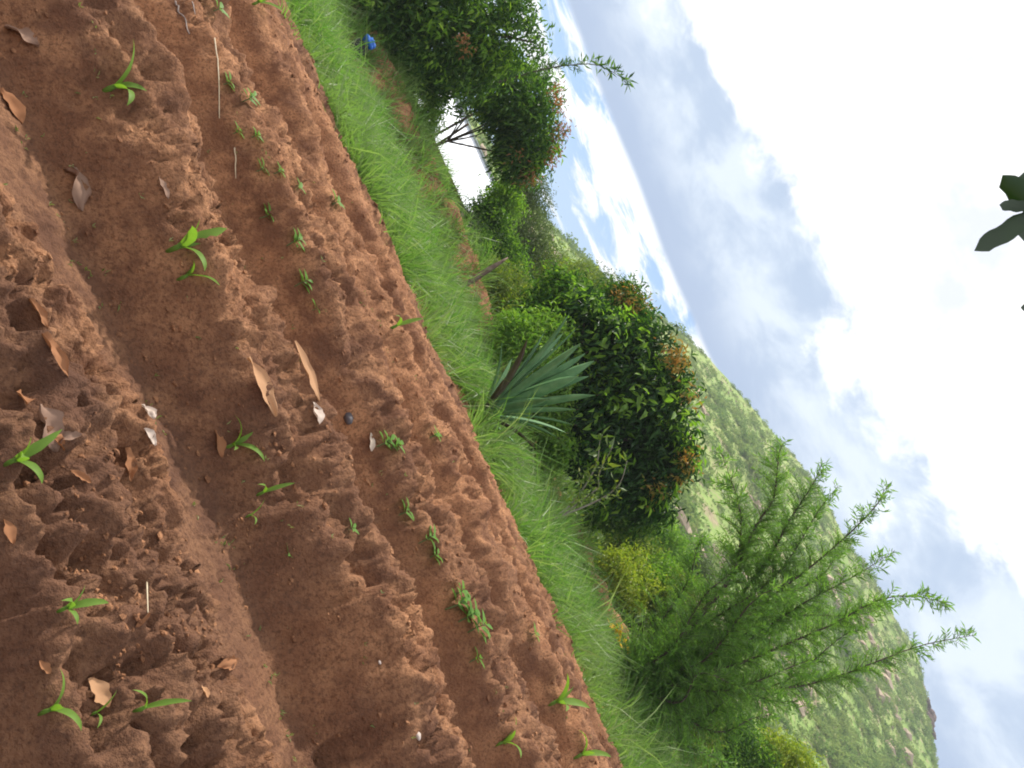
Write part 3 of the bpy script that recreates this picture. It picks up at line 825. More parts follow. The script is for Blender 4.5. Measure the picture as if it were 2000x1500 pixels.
BUSH = [
    ('bush', 'low leafy shrub half covering the bare earth bank right of the log', M_OLIVE, [(985, 610, 15.9, 24), (975, 560, 16.0, 24), (995, 640, 15.6, 22), (965, 530, 16.0, 18)], 360, 0.09, 0.032),
    ('bush', 'yellow green shrubs between the mango bush and the feathery tree', M_YELLOWG, [(1235, 1100, 17.6, 28), (1260, 1150, 17.4, 26), (1230, 1165, 17, 26)], 300, 0.09, 0.032),
    ('bush', 'bright leafed bush filling the gap between the bare earth bank and the big mango bush', M_MANGO, [(1060, 610, 14.6, 38), (1095, 570, 15, 40), (1100, 630, 14.6, 40), (1040, 640, 14.2, 32), (1125, 590, 15, 34)], 620, 0.12, 0.042),
    ('bush', 'leafy bush low in front of the dark foot of the mango bush', M_BRIGHT, [(1085, 800, 13.4, 28), (1070, 850, 13.2, 26), (1095, 880, 13.2, 26), (1085, 740, 13.4, 26)], 330, 0.10, 0.036),
    ('bush', 'broad dull green bush behind the leaning log and the thorn trees', M_DARKTREE, [(960, 440, 20.5, 40), (985, 500, 20.5, 40), (1000, 540, 20, 40), (945, 410, 20.5, 30)], 560, 0.11, 0.038),
    ('bush', 'dark shrub filling the shade under the large dark tree at far left', M_DARKTREE, [(725, 120, 16.4, 30), (760, 140, 16.5, 32), (740, 60, 16.2, 30), (715, 20, 16, 30), (790, 130, 16.7, 32)], 620, 0.11, 0.04),
    ('bush', 'dark green shrub between the large dark tree and the left end of the zinc roof', M_MANGO, [(850, 130, 17.6, 32), (825, 150, 17.4, 30), (850, 175, 17.6, 20), (880, 150, 17.8, 30)], 420, 0.12, 0.042),
    ('bush', 'fresh green shrub just left of the leaning poles by the house', M_BRIGHT, [(842, 222, 17.8, 22), (832, 245, 17.6, 20), (848, 200, 18, 16)], 200, 0.10, 0.035),
    # name, label, mat, lobes, nclus, leaf length, width
    ('bush', 'yellow green bush beside the right end of the zinc roof', M_BRIGHT, [(985, 378, 21, 30), (968, 405, 21, 26), (998, 405, 21, 26)], 300, 0.10, 0.04),
    ('bush', 'low dark shrub at the foot of the house wall', M_DARKTREE, [(842, 345, 18.5, 22), (862, 388, 18.5, 24), (835, 318, 18.5, 14)], 230, 0.09, 0.03),
    ('bush', 'low grey green shrub below the right end of the roof', M_GREYGREEN, [(888, 420, 18.6, 24), (905, 445, 18.5, 26)], 260, 0.08, 0.025),
    ('acacia_tree', 'grey green thorn tree right of the mango tree with orange top', M_GREYGREEN, [(1010, 375, 24, 40), (1040, 370, 24, 36), (1045, 410, 24, 38), (1000, 420, 24, 42), (965, 430, 24, 40)], 620, 0.10, 0.03),
    ('acacia_tree', 'grey leafy thorn tree behind the leaning log', M_GREYGREEN, [(1000, 470, 23, 44), (1040, 455, 23, 42), (960, 480, 23, 42), (1050, 500, 23.5, 40), (1010, 515, 23, 42)], 700, 0.10, 0.028),
    ('bush', 'dark shrub at the foot of the leaning log', M_DARKTREE, [(930, 470, 19, 28), (940, 500, 19, 28), (915, 450, 19, 20)], 280, 0.09, 0.03),
    ('bush', 'olive bush with yellowing leaves above the bare earth bank', M_OLIVE, [(1000, 570, 17.5, 36), (985, 545, 17.5, 26), (1030, 600, 17.5, 34), (1010, 610, 17.2, 26)], 520, 0.08, 0.03),
    ('acacia_tree', 'olive green tree between the thorn trees and the ochre topped bush', M_OLIVE, [(1080, 520, 24, 42), (1060, 560, 23, 42), (1110, 560, 23, 44), (1150, 555, 24, 38), (1090, 600, 22, 40), (1130, 540, 24, 34)], 820, 0.10, 0.03),
    ('bush', 'dull green bush at the left foot of the hill', M_GREYGREEN, [(1185, 560, 26, 30), (1165, 590, 25, 34)], 300, 0.11, 0.035),
    ('bush', 'fresh green shrub right behind the upper sisal leaves', M_BRIGHT, [(1015, 650, 12.9, 34), (1045, 690, 12.8, 30), (1075, 650, 13.2, 32), (1000, 680, 12.6, 18)], 380, 0.10, 0.034),
    ('bush', 'dark bushy shrub just right of the big leafy mango bush', M_DARKTREE, [(1190, 1000, 15.2, 34), (1230, 1010, 15.4, 40), (1270, 1000, 15.6, 36), (1160, 1010, 15, 24)], 520, 0.09, 0.035),
    ('bush', 'yellow flecked bush above the bare strip at right', M_YELLOWG, [(1195, 1100, 16.6, 22), (1215, 1125, 16.6, 24), (1185, 1130, 16.6, 16)], 210, 0.09, 0.032),
    ('bush', 'mid green bush behind the yellow flecked bush', M_OLIVE, [(1215, 1060, 19, 34), (1250, 1085, 19, 36), (1240, 1050, 19, 28)], 440, 0.10, 0.034),
    ('bush', 'bright green bush left of the feathery tree stem', M_BRIGHT, [(1255, 1130, 18, 34), (1290, 1160, 18, 38), (1300, 1120, 18.5, 32)], 470, 0.10, 0.034),
    ('bush', 'dark olive bush behind the feathery tree at mid height', M_OLIVE, [(1310, 1190, 17.5, 38), (1340, 1160, 18, 36), (1300, 1230, 17, 34), (1345, 1220, 17.6, 34)], 620, 0.10, 0.034),
    ('bush', 'pale green bush at the foot of the hill over the right shrubs', M_BRIGHT, [(1290, 1040, 30, 34), (1320, 1075, 30, 36)], 380, 0.14, 0.05),
    ('bush', 'grey green bush on the lower hill beside the feathery branch', M_GREYGREEN, [(1345, 1100, 32, 34), (1370, 1130, 32, 30)], 330, 0.14, 0.05),
    ('bush', 'green bush right of the feathery tree base', M_OLIVE, [(1330, 1350, 15.5, 40), (1370, 1390, 15.5, 42), (1310, 1400, 15, 34), (1350, 1450, 15, 44)], 720, 0.09, 0.03),
    ('bush', 'leafy bush in the lower right behind the feathery tree', M_DARKTREE, [(1430, 1430, 17, 50), (1400, 1480, 16.5, 44), (1470, 1490, 17, 44), (1360, 1510, 16, 40)], 760, 0.10, 0.034),
    ('bush', 'yellow blossoming bush at the bottom right corner of the trees', M_YELLOWG, [(1520, 1470, 17.5, 34), (1560, 1500, 17.5, 34), (1500, 1510, 17.2, 30)], 420, 0.09, 0.034),
]
for (nm_, lab, mt, lob, nc, ll, lw) in BUSH:
    L_ = lobes_px(lob)
    bpx, bpy_, byy, _ = lob[0]
    tree(nm_, lab, 'tree' if 'tree' in nm_ else 'bush', L_, gbase(bpx, bpy_, byy + 0.1), mt, nc, 12, ll, lw, 0.04 if nm_ == 'bush' else 0.08,
         group='thorn trees' if 'tree' in nm_ else 'bushes behind the field', nl=4, outer=(M_MANGO_LIT if mt in (M_MANGO, M_BRIGHT, M_DARKTREE) else M_YELLOWG if mt in (M_OLIVE, M_YELLOWG) else M_GREYGREEN, int(nc * 0.16)), spread=0.12, shell=0.35, bark=M_BARK_PALE if 'grey' in lab else None)

# the big mango bush in the middle, its front leaves built one by one
MB_L = lobes_px([(1135, 605, 13.9, 40), (1175, 650, 14, 52), (1150, 700, 14, 45), (1215, 690, 14.2, 62), (1275, 680, 14.4, 48), (1300, 750, 14.5, 55), (1235, 780, 14.2, 78), (1160, 790, 13.9, 60),
                 (1310, 840, 14.4, 50), (1220, 880, 14, 68), (1150, 880, 13.7, 48), (1280, 910, 14.2, 58), (1240, 955, 14, 50), (1320, 900, 14.3, 38), (1190, 940, 13.8, 45), (1290, 970, 14.2, 38)])
mb = tree('mango_bush', 'big dense mango bush behind the sisal with glossy leaves', 'bush', MB_L, gbase(1130, 860, 14.3), M_MANGO_SHADED, 1500, 12, 0.17, 0.056, 0.12, nl=9, rich=False, spread=0.13, shell=0.35, droop=0.8, gap=0.25,
          flush=([(1315, 690, 13.9, 18), (1330, 715, 13.9, 16), (1345, 765, 14, 12), (1345, 870, 13.9, 11), (1335, 905, 13.8, 14), (1325, 935, 13.8, 14), (1280, 945, 13.5, 14), (1292, 965, 13.6, 14)], M_OCHRE))
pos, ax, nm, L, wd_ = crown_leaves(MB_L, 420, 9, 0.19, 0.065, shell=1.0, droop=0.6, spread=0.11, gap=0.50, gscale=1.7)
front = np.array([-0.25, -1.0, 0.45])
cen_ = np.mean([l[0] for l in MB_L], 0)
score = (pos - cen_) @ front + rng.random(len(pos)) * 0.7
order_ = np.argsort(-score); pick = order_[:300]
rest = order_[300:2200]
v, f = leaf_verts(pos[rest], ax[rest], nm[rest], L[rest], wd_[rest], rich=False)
ro = obj('outer_foliage', make_mesh('outer_foliage', v - np.array(mb.location), f), M_MANGO_LIT, mb); ro['kind'] = 'stuff'; ro['label'] = 'outer leaf sprays with a sunlit look in their leaf colour'
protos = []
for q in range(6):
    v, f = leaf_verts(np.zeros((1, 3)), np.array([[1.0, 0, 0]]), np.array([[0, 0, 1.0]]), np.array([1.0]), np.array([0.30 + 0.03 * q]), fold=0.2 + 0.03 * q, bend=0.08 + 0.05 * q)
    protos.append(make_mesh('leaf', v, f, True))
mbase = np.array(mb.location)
lit_mats = [M_MANGO_LIT, M_MANGO_LIT, M_BRIGHT]
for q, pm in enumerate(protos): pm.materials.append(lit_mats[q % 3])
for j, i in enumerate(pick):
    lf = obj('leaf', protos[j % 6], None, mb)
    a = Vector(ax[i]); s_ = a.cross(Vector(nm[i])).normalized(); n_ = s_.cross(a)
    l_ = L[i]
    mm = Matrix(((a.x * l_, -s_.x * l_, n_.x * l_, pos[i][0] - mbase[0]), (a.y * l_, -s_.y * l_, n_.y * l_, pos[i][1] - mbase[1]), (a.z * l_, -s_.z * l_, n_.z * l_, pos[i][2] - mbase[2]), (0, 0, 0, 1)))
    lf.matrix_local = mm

tree('mango_tree', 'ochre topped bush rising against the hill crest behind the big mango bush', 'tree',
     lobes_px([(1195, 600, 17, 40), (1225, 590, 17, 32), (1200, 640, 17, 40), (1240, 630, 17.2, 34)]), gbase(1150, 620, 17), M_DARKTREE, 480, 13, 0.14, 0.045, 0.06, nl=4, spread=0.12,
     flush=([(1222, 570, 16.6, 14), (1240, 580, 16.6, 16), (1255, 600, 16.6, 14), (1262, 570, 16.6, 8), (1235, 610, 16.4, 14), (1212, 585, 16.4, 14)], M_OCHRE))


# ------------------------------------------------------------------ wands with small leaves
def wand_leaves(stems, tw_step, tw_len, leaf_l, leaf_w, u0=0.15, lstep=0.03):
    P_, A_, N_, L_, tw = [], [], [], [], []
    for st in stems:
        seg = np.linalg.norm(np.diff(st, axis=0), axis=1); cum = np.concatenate([[0], np.cumsum(seg)]); tot = cum[-1]
        for d in np.arange(u0 * tot, tot, tw_step):
            uu = d / tot
            tipz = uu > 0.80
            if tipz and rng.random() < 0.45: continue
            if rng.random() > 0.50 + 0.9 * float(vn(d * 2.2 + tot * 7, tot, 9)): continue
            p0 = np.array([np.interp(d, cum, st[:, k]) for k in range(3)])
            i = min(np.searchsorted(cum, d), len(st) - 1); sdv = nrm(st[i] - st[i - 1])
            rd = rand_unit(1)[0]; rd = rd - sdv * (rd @ sdv)
            dv = nrm(sdv * 0.75 + nrm(rd) * 0.9 + np.array([0, 0, 0.12]))
            ln = (tw_len * (1 - uu) ** 0.7 + 0.10) * (0.35 + 1.0 * rng.random())
            nlf = max(3, int(ln / (lstep * (1.7 if tipz else 1.0))))
            k = (np.arange(nlf) + 0.5) / nlf
            pts = p0 + dv * (k * ln)[:, None] - np.array([0, 0, 1]) * (0.30 * ln * k ** 2)[:, None]
            tw.append((np.array([p0, p0 + dv * ln * 0.5 - np.array([0, 0, 0.075 * ln]), p0 + dv * ln - np.array([0, 0, 0.30 * ln])]), np.array([0.006, 0.004, 0.0025]), 3))
            sdp = nrm(np.cross(dv, rand_unit(1)[0]))
            sg = np.where(np.arange(nlf) % 2 == 0, 1, -1)[:, None]
            P_.append(pts); A_.append(nrm(dv * 0.7 + sdp * sg * 0.8 + rng.normal(size=(nlf, 3)) * 0.25))
            N_.append(nrm(np.cross(dv, sdp)[None] + rng.normal(size=(nlf, 3)) * 0.4))
            L_.append(leaf_l * (0.7 + 0.6 * rng.random(nlf)) * (1.45 if tipz else 1 - 0.2 * uu))
    return np.vstack(P_), np.vstack(A_), np.vstack(N_), np.concatenate(L_), tw


def wand_tree(name, label, cat, stems_px, Yc, mat, rad, tw_step, tw_len, ll, lw, u0, base=None, group=None, lstep=0.03, bark=None):
    stems = []
    for st in stems_px:
        stems.append(curve_pts([at_y(px, py, yy) for (px, py, yy) in st], 16))
    b = stems[0][0].copy(); b[2] = float(ground_h(b[0], b[1])) if base is None else base
    root = empty(name, b, label, cat, group)
    for st in stems:
        if st[0][2] < b[2] + 0.9: st[0][2] = b[2] - 0.08
        wv_ = np.linspace(0, 1, len(st)); amp_ = rng.normal(size=3) * 0.055 * min(1.0, rad / 0.026)
        st += amp_ * np.sin(wv_ * 9 + rng.random() * 6)[:, None] * (wv_ * (1.15 - wv_))[:, None] * 4
        L_ = np.sum(np.linalg.norm(np.diff(st, axis=0), axis=1))
        mm = tubes_mesh('stem', [(st - b, np.linspace(rad * min(1, L_ / 3 + 0.3), rad * 0.12, 16), 6)])
        obj('stem', mm, bark or M_BARK, root)
    P_, A_, N_, L_, tw = wand_leaves(stems, tw_step, tw_len, ll, lw, u0, lstep)
    v, f = leaf_verts(P_, A_, N_, L_, L_ * lw / ll, rich=False, fold=0.15, bend=0.12)
    fo = obj('foliage', make_mesh('foliage', v - b, f), mat, root); fo['kind'] = 'stuff'
    tm = tubes_mesh('twigs', [(p - b, r, s) for p, r, s in tw]); to = obj('twigs', tm, M_STEMG, root); to['kind'] = 'stuff'
    return root


B0 = (1228, 1332, 11.8)
ft = wand_tree('feathery_tree', 'tall feathery green shrub tree with long upright wands at lower right', 'tree', [
    [B0, (1290, 1292, 11.8), (1365, 1205, 11.7), (1430, 1130, 11.6), (1448, 1010, 11.4), (1408, 880, 11.2)],
    [B0, (1330, 1270, 11.9), (1450, 1160, 11.9), (1560, 1060, 12), (1640, 955, 12)],
    [B0, (1400, 1250, 11.7), (1560, 1130, 11.6), (1690, 1000, 11.5), (1738, 948, 11.5)],
    [B0, (1420, 1280, 12.2), (1600, 1160, 12.3), (1748, 1075, 12.4)],
    [B0, (1410, 1310, 11.5), (1600, 1230, 11.2), (1730, 1165, 11.1), (1848, 1180, 11)],
    [B0, (1420, 1345, 11.9), (1600, 1325, 12.0), (1770, 1275, 12.0), (1905, 1240, 12.0)],
    [B0, (1330, 1370, 12.2), (1480, 1335, 12.4), (1610, 1265, 12.5), (1690, 1240, 12.6)],
    [B0, (1310, 1390, 11.4), (1410, 1420, 11.2), (1510, 1400, 11.0)],
    [B0, (1290, 1225, 12.2), (1340, 1130, 12.4), (1375, 1045, 12.5)],
    [B0, (1320, 1340, 11.3), (1400, 1350, 11.0), (1520, 1310, 10.8), (1590, 1290, 10.7)],
    [(1430, 1130, 11.6), (1490, 1010, 11.5), (1515, 930, 11.5), (1532, 868, 11.4)],
    [(1450, 1160, 11.9), (1545, 1020, 11.8), (1606, 900, 11.8)],
    [(1400, 1250, 11.7), (1520, 1180, 12.4), (1600, 1120, 12.6), (1650, 1070, 12.7)],
    [B0, (1270, 1390, 12.0), (1330, 1450, 12.1), (1420, 1490, 12.2)],
    [(1420, 1280, 12.2), (1480, 1220, 12.6), (1560, 1200, 12.8), (1690, 1195, 12.8), (1740, 1180, 12.8)],
    [B0, (1350, 1290, 11.3), (1460, 1200, 11.0), (1540, 1130, 10.9)],
    [B0, (1300, 1360, 11.0), (1380, 1330, 10.8), (1450, 1340, 10.7)],
    [B0, (1300, 1260, 11.2), (1380, 1180, 11.0), (1440, 1090, 10.9)],
    [B0, (1360, 1300, 12.6), (1460, 1270, 12.8), (1530, 1230, 12.9)],
    [B0, (1350, 1400, 11.7), (1440, 1370, 11.6), (1560, 1360, 11.6)],
], 12, M_FEATHER, 0.026, 0.0155, 0.58, 0.085, 0.015, 0.05, lstep=0.015)
fb = np.array(ft.location)
tk = [at_y(px, py, yy) - fb for px, py, yy in [(1222, 1336, 11.8), (1290, 1292, 11.78), (1365, 1205, 11.68), (1425, 1135, 11.6)]]
tk[0] = np.array([tk[1][0] * 0.15, 0, -0.08])
obj('trunk', tubes_mesh('trunk', [(curve_pts(tk, 14), np.linspace(0.075, 0.03, 14), 8)]), M_BARK, ft)
wand_tree('feathery_sapling', 'slim sapling whose leafy tip stands against the sky over the left trees', 'tree', [
    [(760, 230, 18.2), (900, 185, 18.2), (1040, 140, 18.2), (1110, 128, 18.2), (1170, 128, 18.2), (1228, 160, 18.2)]],
    18, M_DARKTREE, 0.03, 0.035, 0.30, 0.17, 0.034, 0.50)
wand_tree('young_tree', 'pale leaved young tree with thin leaning stems right of the sisal', 'tree', [
    [(1070, 1020, 11.6), (1120, 990, 11.6), (1165, 950, 11.6), (1200, 870, 11.5)],
    [(1070, 1020, 11.6), (1130, 975, 11.8), (1160, 900, 11.8), (1180, 850, 11.8)],
    [(1070, 1020, 11.6), (1150, 985, 11.5), (1210, 945, 11.4), (1225, 900, 11.4)]],
    12, M_OLIVE, 0.022, 0.06, 0.20, 0.13, 0.05, 0.35, lstep=0.06, bark=M_BARK_PALE)

# ------------------------------------------------------------------ sisal
SB = at_y(940, 808, 9.75); SB[2] = float(ground_h(SB[0], SB[1])) + 0.02
sis = empty('sisal_plant', SB, 'sisal plant with stiff grey green sword leaves at the field edge', 'plant')


def sisal_leaf(tip, width, droop=0.0, base=None):
    b = np.array([0, 0, 0.08]) if base is None else base
    n_ = 12; uu = np.linspace(0, 1, n_)
    d = tip - b; L = np.linalg.norm(d)
    c = b + d * uu[:, None] + np.array([0, 0, 1]) * (droop * L * np.sin(PI * uu))[:, None]
    ax_ = nrm(d); side = nrm(np.cross(ax_, np.array([0, 0, 1.0]) + 0.0001)); up = np.cross(side, ax_)
    prof = width * np.interp(uu, [0, 0.08, 0.35, 0.6, 0.85, 1], [0.75, 0.6, 0.95, 1.0, 0.72, 0.06])
    V = []
    for s_, h_ in ((-1, 0.30), (-0.5, 0.07), (0, 0), (0.5, 0.07), (1, 0.30), (0.45, -0.12), (-0.45, -0.12)):
        V.append(c + side * (s_ * prof * 0.5)[:, None] + up * (h_ * prof * 0.55)[:, None])
    V = np.stack(V, 1).reshape(-1, 3); q = []
    for i in range(n_ - 1):
        for k in range(7):
            q.append((i * 7 + k, i * 7 + (k + 1) % 7, (i + 1) * 7 + (k + 1) % 7, (i + 1) * 7 + k))
    return V, np.array(q), c[-1], ax_


tips_px = [((1112, 612), 9.6, .13, 0), ((1160, 705), 9.7, .13, 0), ((1163, 772), 9.4, .11, 0), ((1143, 690), 9.9, .12, 0), ((1100, 650), 10.0, .12, 0), ((1130, 735), 9.5, .12, 0), ((1120, 830), 9.7, .09, 0),
           ((1030, 662), 9.3, .11, 1), ((980, 668), 9.5, .08, 0), ((1090, 855), 9.5, .08, 0), ((1050, 882), 9.2, .08, 1), ((1070, 780), 9.0, .09, 0),
           ((1000, 700), 10.1, .08, 0), ((985, 740), 9.1, .06, 1), ((1010, 870), 9.8, .07, 0), ((1128, 640), 9.75, .10, 0), ((1135, 670), 9.3, .10, 0), ((1150, 735), 9.9, .10, 0),
           ((1125, 800), 9.4, .08, 0), ((1062, 650), 9.9, .09, 0), ((1105, 845), 9.9, .07, 0)]
for (tp, yy, wdh, old) in tips_px:
    T = at_y(tp[0], tp[1], yy) - SB
    V, q, e, a_ = sisal_leaf(T, wdh * 1.5, 0.02 + 0.05 * (abs(T[0]) > 0.6))
    lf = obj('leaf', make_mesh('leaf', V, q, True), M_SISAL_DRY if old else M_SISAL, sis)
    if old: lf['label'] = 'dark brownish old leaf of the sisal'
    sm = tubes_mesh('spine', [(np.array([e, e + a_ * 0.02, e + a_ * 0.045]), np.array([0.005, 0.003, 0.0008]), 5)])
    obj('spine', sm, M_SPINE, lf)
V = nrm(ico_v) * np.array([0.12, 0.12, 0.14]) + np.array([0, 0, 0.06])
obj('stem', make_mesh('stem', V, ico_f, True), M_SISAL_DRY, sis)


def rock(name, label, p, sx, sy, sz, mat, group=None, cat='stone', rz=0.0):
    v1 = []
    V = ico_v * (0.8 + 0.4 * rng.random((12, 1))); f = ico_f
    mids = {}; V = list(V); F = []
    def mid(a, b):
        k = (min(a, b), max(a, b))
        if k not in mids:
            m_ = (V[a] + V[b]) / 2; V.append(m_ * (1.06 + 0.12 * (rng.random() - 0.5))); mids[k] = len(V) - 1
        return mids[k]
    for a, b, c in f:
        ab, bc, ca = mid(a, b), mid(b, c), mid(c, a)
        F += [(a, ab, ca), (b, bc, ab), (c, ca, bc), (ab, bc, ca)]
    V = np.array(V) * np.array([sx, sy, sz]); V[:, 2] += sz * 0.45
    o = obj(name, make_mesh(name, V, np.array(F), True), mat, None, p); o.rotation_euler = (0, 0, rz)
    return tag(o, label, cat, group)


for (px, py, s_, lab) in [(1062, 885, .17, 'largest grey stone in the grass right of the sisal'), (1078, 905, .10, 'small pale stone right of the largest grey stone'), (1050, 905, .09, 'small grey stone below the largest grey stone in the grass')]:
    p = at_y(px, py, 11.2); p[2] = max(p[2] - s_ * 0.5, float(ground_h(p[0], p[1])))
    p[2] = float(ground_h(p[0], p[1]))
    rock('stone', lab, p, s_, s_ * 0.8, s_ * 1.15, M_STONE, 'stones near the sisal', rz=s_ * 20)

# leaning log, earth mound, blue bundle
A = at_y(918, 555, 14.2); B = at_y(992, 503, 14.6); A[2] = float(ground_h(A[0], A[1])) - 0.05
tag(obj('log', tubes_mesh('log', [(curve_pts([A - A, (B - A) * 0.5 + np.array([0, 0, 0.03]), B - A], 8), np.array([0.07, 0.065, 0.06, 0.062, 0.052, 0.05, 0.035, 0.012]), 10)]), M_WOOD, None, A), 'weathered brown log leaning over the grass before the thorn trees', 'log')
A = at_y(868, 440, 16.0); B = at_y(905, 418, 16.0); A[2] = max(A[2] - 0.3, float(ground_h(A[0], A[1])))
tag(obj('branch', tubes_mesh('branch', [(curve_pts([A - A, (B - A) * 0.6, B - A], 6), np.linspace(0.05, 0.03, 6), 8)]), M_WOOD, None, A), 'short dead branch lying in the grass below the house', 'branch')
# mound of earth and stones under the left trees
mo = at_y(800, 205, 16.6)
mg = float(ground_h(mo[0], mo[1]))
n1_, n2_ = 40, 26
mx_, my_ = np.meshgrid(np.linspace(-1, 1, n1_), np.linspace(-1, 1, n2_))
rr_ = np.hypot(mx_, my_)
MZ = (np.clip(1 - rr_, 0, 1) ** 0.6) * 0.66 + (fbm(mx_ * 5, my_ * 5, 7, 4) - 0.5) * 0.16 - 0.08
idx = np.arange(mx_.size).reshape(mx_.shape)
q = np.stack([idx[:-1, :-1], idx[:-1, 1:], idx[1:, 1:], idx[1:, :-1]], -1).reshape(-1, 4)
tag(obj('earth_mound', make_mesh('earth_mound', np.stack([mx_ * 1.0, my_ * 0.8, MZ], -1).reshape(-1, 3), q, True), M_EARTH, None, (mo[0], mo[1], mg)), 'reddish mound of dug earth under the left trees', 'mound')
bp = at_y(697, 98, 13.9); bg_ = float(ground_h(bp[0], bp[1]))
bz = max(at_y(690, 105, 13.9)[2], bg_)
bun = empty('bundle', (bp[0], 13.9, bg_), 'dark sack with a bright blue cloth on top beside the leftmost tree', 'bundle')


def blob(sx, sy, sz, cz, jit=0.15, sub=2):
    import bmesh
    bm_ = bmesh.new(); bmesh.ops.create_icosphere(bm_, subdivisions=sub, radius=1)
    for v_ in bm_.verts:
        k = 1 + jit * (float(vn(v_.co.x * 2.3 + 5 + cz, v_.co.y * 2.3 + v_.co.z * 1.7, 3)) - 0.5) * 2
        v_.co = Vector((v_.co.x * sx * k, v_.co.y * sy * k, v_.co.z * sz * k + cz))
    me_ = bpy.data.meshes.new('part'); bm_.to_mesh(me_); bm_.free()
    for p__ in me_.polygons: p__.use_smooth = True
    return me_


hb_ = max(0.6, bz - bg_ + 0.25)
obj('sack', blob(0.17, 0.15, hb_ * 0.5, hb_ * 0.45, 0.3, 3), M_DARKCLOTH, bun)
obj('cloth', blob(0.13, 0.13, 0.11, hb_ * 0.95, 0.5, 3), M_BLUE, bun)

# yellow flowers at the foot of the feathery tree
for (px, py, lab) in [(1192, 1222, 'yellow flower clump furthest from the feathery tree'), (1207, 1228, 'brightest yellow flower clump, second in the row by the bare strip'),
                      (1216, 1258, 'yellow flower clump third in the row beside the feathery tree'), (1222, 1274, 'yellow flower clump nearest to the feathery tree stem')]:
    p = at_y(px, py, 11.9); g = float(ground_h(p[0], p[1]))
    fl = empty('flower_clump', (p[0], p[1], g), lab, 'flowers', 'yellow flowers by the feathery tree')
    h = max(p[2] - g, 0.25)
    sts = []
    for k in range(5):
        e = np.array([rng.normal() * 0.05, rng.normal() * 0.05, h + rng.normal() * 0.04])
        sts.append((curve_pts([np.zeros(3), e * 0.5 + rng.normal(size=3) * 0.02, e], 5), 0.004, 4))
        obj('stem', tubes_mesh('stem', sts[-1:]), M_STEMG, fl)
        ring = [(math.cos(j / 9 * 2 * PI) * (1 - .9 * (j == 9)), math.sin(j / 9 * 2 * PI) * (1 - .9 * (j == 9)), 0.3) for j in range(9)]
        v, f = leaf_verts(np.zeros((9, 3)) - np.array(ring) * 0.004, np.array(ring), np.tile([0, 0, 1.0], (9, 1)), 0.055, 0.032)
        sv, sf = nrm(ico_v) * np.array([0.016, 0.016, 0.010]), ico_f
        tl = rng.normal(size=2) * 0.4
        hd = obj('flower', make_mesh('flower', np.vstack([v, sv]), np.vstack([f, sf + len(v)])), M_YFLOWER, fl, e)
        hd.rotation_euler = (0.5 + tl[0], tl[1], 0)


# ------------------------------------------------------------------ seedlings and weeds on the field
def ribbon(length, width, rise, az_, curl, n=12):
    """arching grass-like leaf: leaves the base steeply, bends over"""
    uu = np.linspace(0, 1, n)
    ang = rise - curl * uu ** 1.4
    ds = length / (n - 1)
    hor = np.concatenate([[0], np.cumsum(np.cos(ang[:-1]) * ds)]); ver = np.concatenate([[0], np.cumsum(np.sin(ang[:-1]) * ds)])
    d = np.array([math.cos(az_), math.sin(az_), 0]); s_ = np.array([-d[1], d[0], 0])
    c = d * hor[:, None] + np.array([0, 0, 1]) * ver[:, None]
    up = -d * np.sin(ang)[:, None] + np.array([0, 0, 1]) * np.cos(ang)[:, None]
    wv = width * np.interp(uu, [0, 0.15, 0.45, 0.8, 1], [0.45, 0.75, 1, 0.6, 0.02])
    tw_ = 0.5 * uu
    sd2 = s_ * np.cos(tw_)[:, None] + up * np.sin(tw_)[:, None]
    V = np.stack([c - sd2 * wv[:, None] * 0.5 + up * wv[:, None] * 0.16, c, c + sd2 * wv[:, None] * 0.5 + up * wv[:, None] * 0.16], 1).reshape(-1, 3)
    idx = np.arange(n * 3).reshape(n, 3)
    q = np.stack([idx[:-1, :-1], idx[:-1, 1:], idx[1:, 1:], idx[1:, :-1]], -1).reshape(-1, 4)
    return V, q


def maize_proto(kind):
    r = empty('maize_seedling', (0, 0, -50), 'x', 'seedling', 'maize seedlings in the furrows')
    sets = {0: [(1.0, .13, 1.25, 0.3, 1.0), (0.85, .12, 1.1, 2.9, 2.1), (0.6, .10, 1.35, 4.4, 1.1)],
            1: [(1.0, .14, 1.2, 0.0, 1.5), (0.95, .13, 1.25, 3.3, 1.7), (0.7, .11, 1.4, 1.7, 0.9), (0.55, .10, 0.9, 4.9, 1.3)],
            2: [(1.0, .10, 1.3, 0.5, 0.8), (0.8, .10, 1.0, 3.5, 1.8)],
            3: [(1.0, .16, 1.1, -0.4, 0.7), (0.9, .15, 1.15, 2.5, 1.0), (0.75, .13, 1.0, 4.0, 1.6), (0.65, .12, 1.35, 1.1, 0.6)]}
    for (l, w_, ri, a, c) in sets[kind]:
        V, q = ribbon(l, w_ * 1.35, ri, a, c)
        V[:, 2] += 0.12
        obj('leaf', make_mesh('leaf', V, q, True), M_MAIZE, r)
    obj('stem', tubes_mesh('stem', [(np.array([(0, 0, -0.12), (0.01, 0, 0.06), (0, 0, 0.2)]), np.array([0.045, 0.05, 0.035]), 7)]), M_MAIZE, r)
    return r


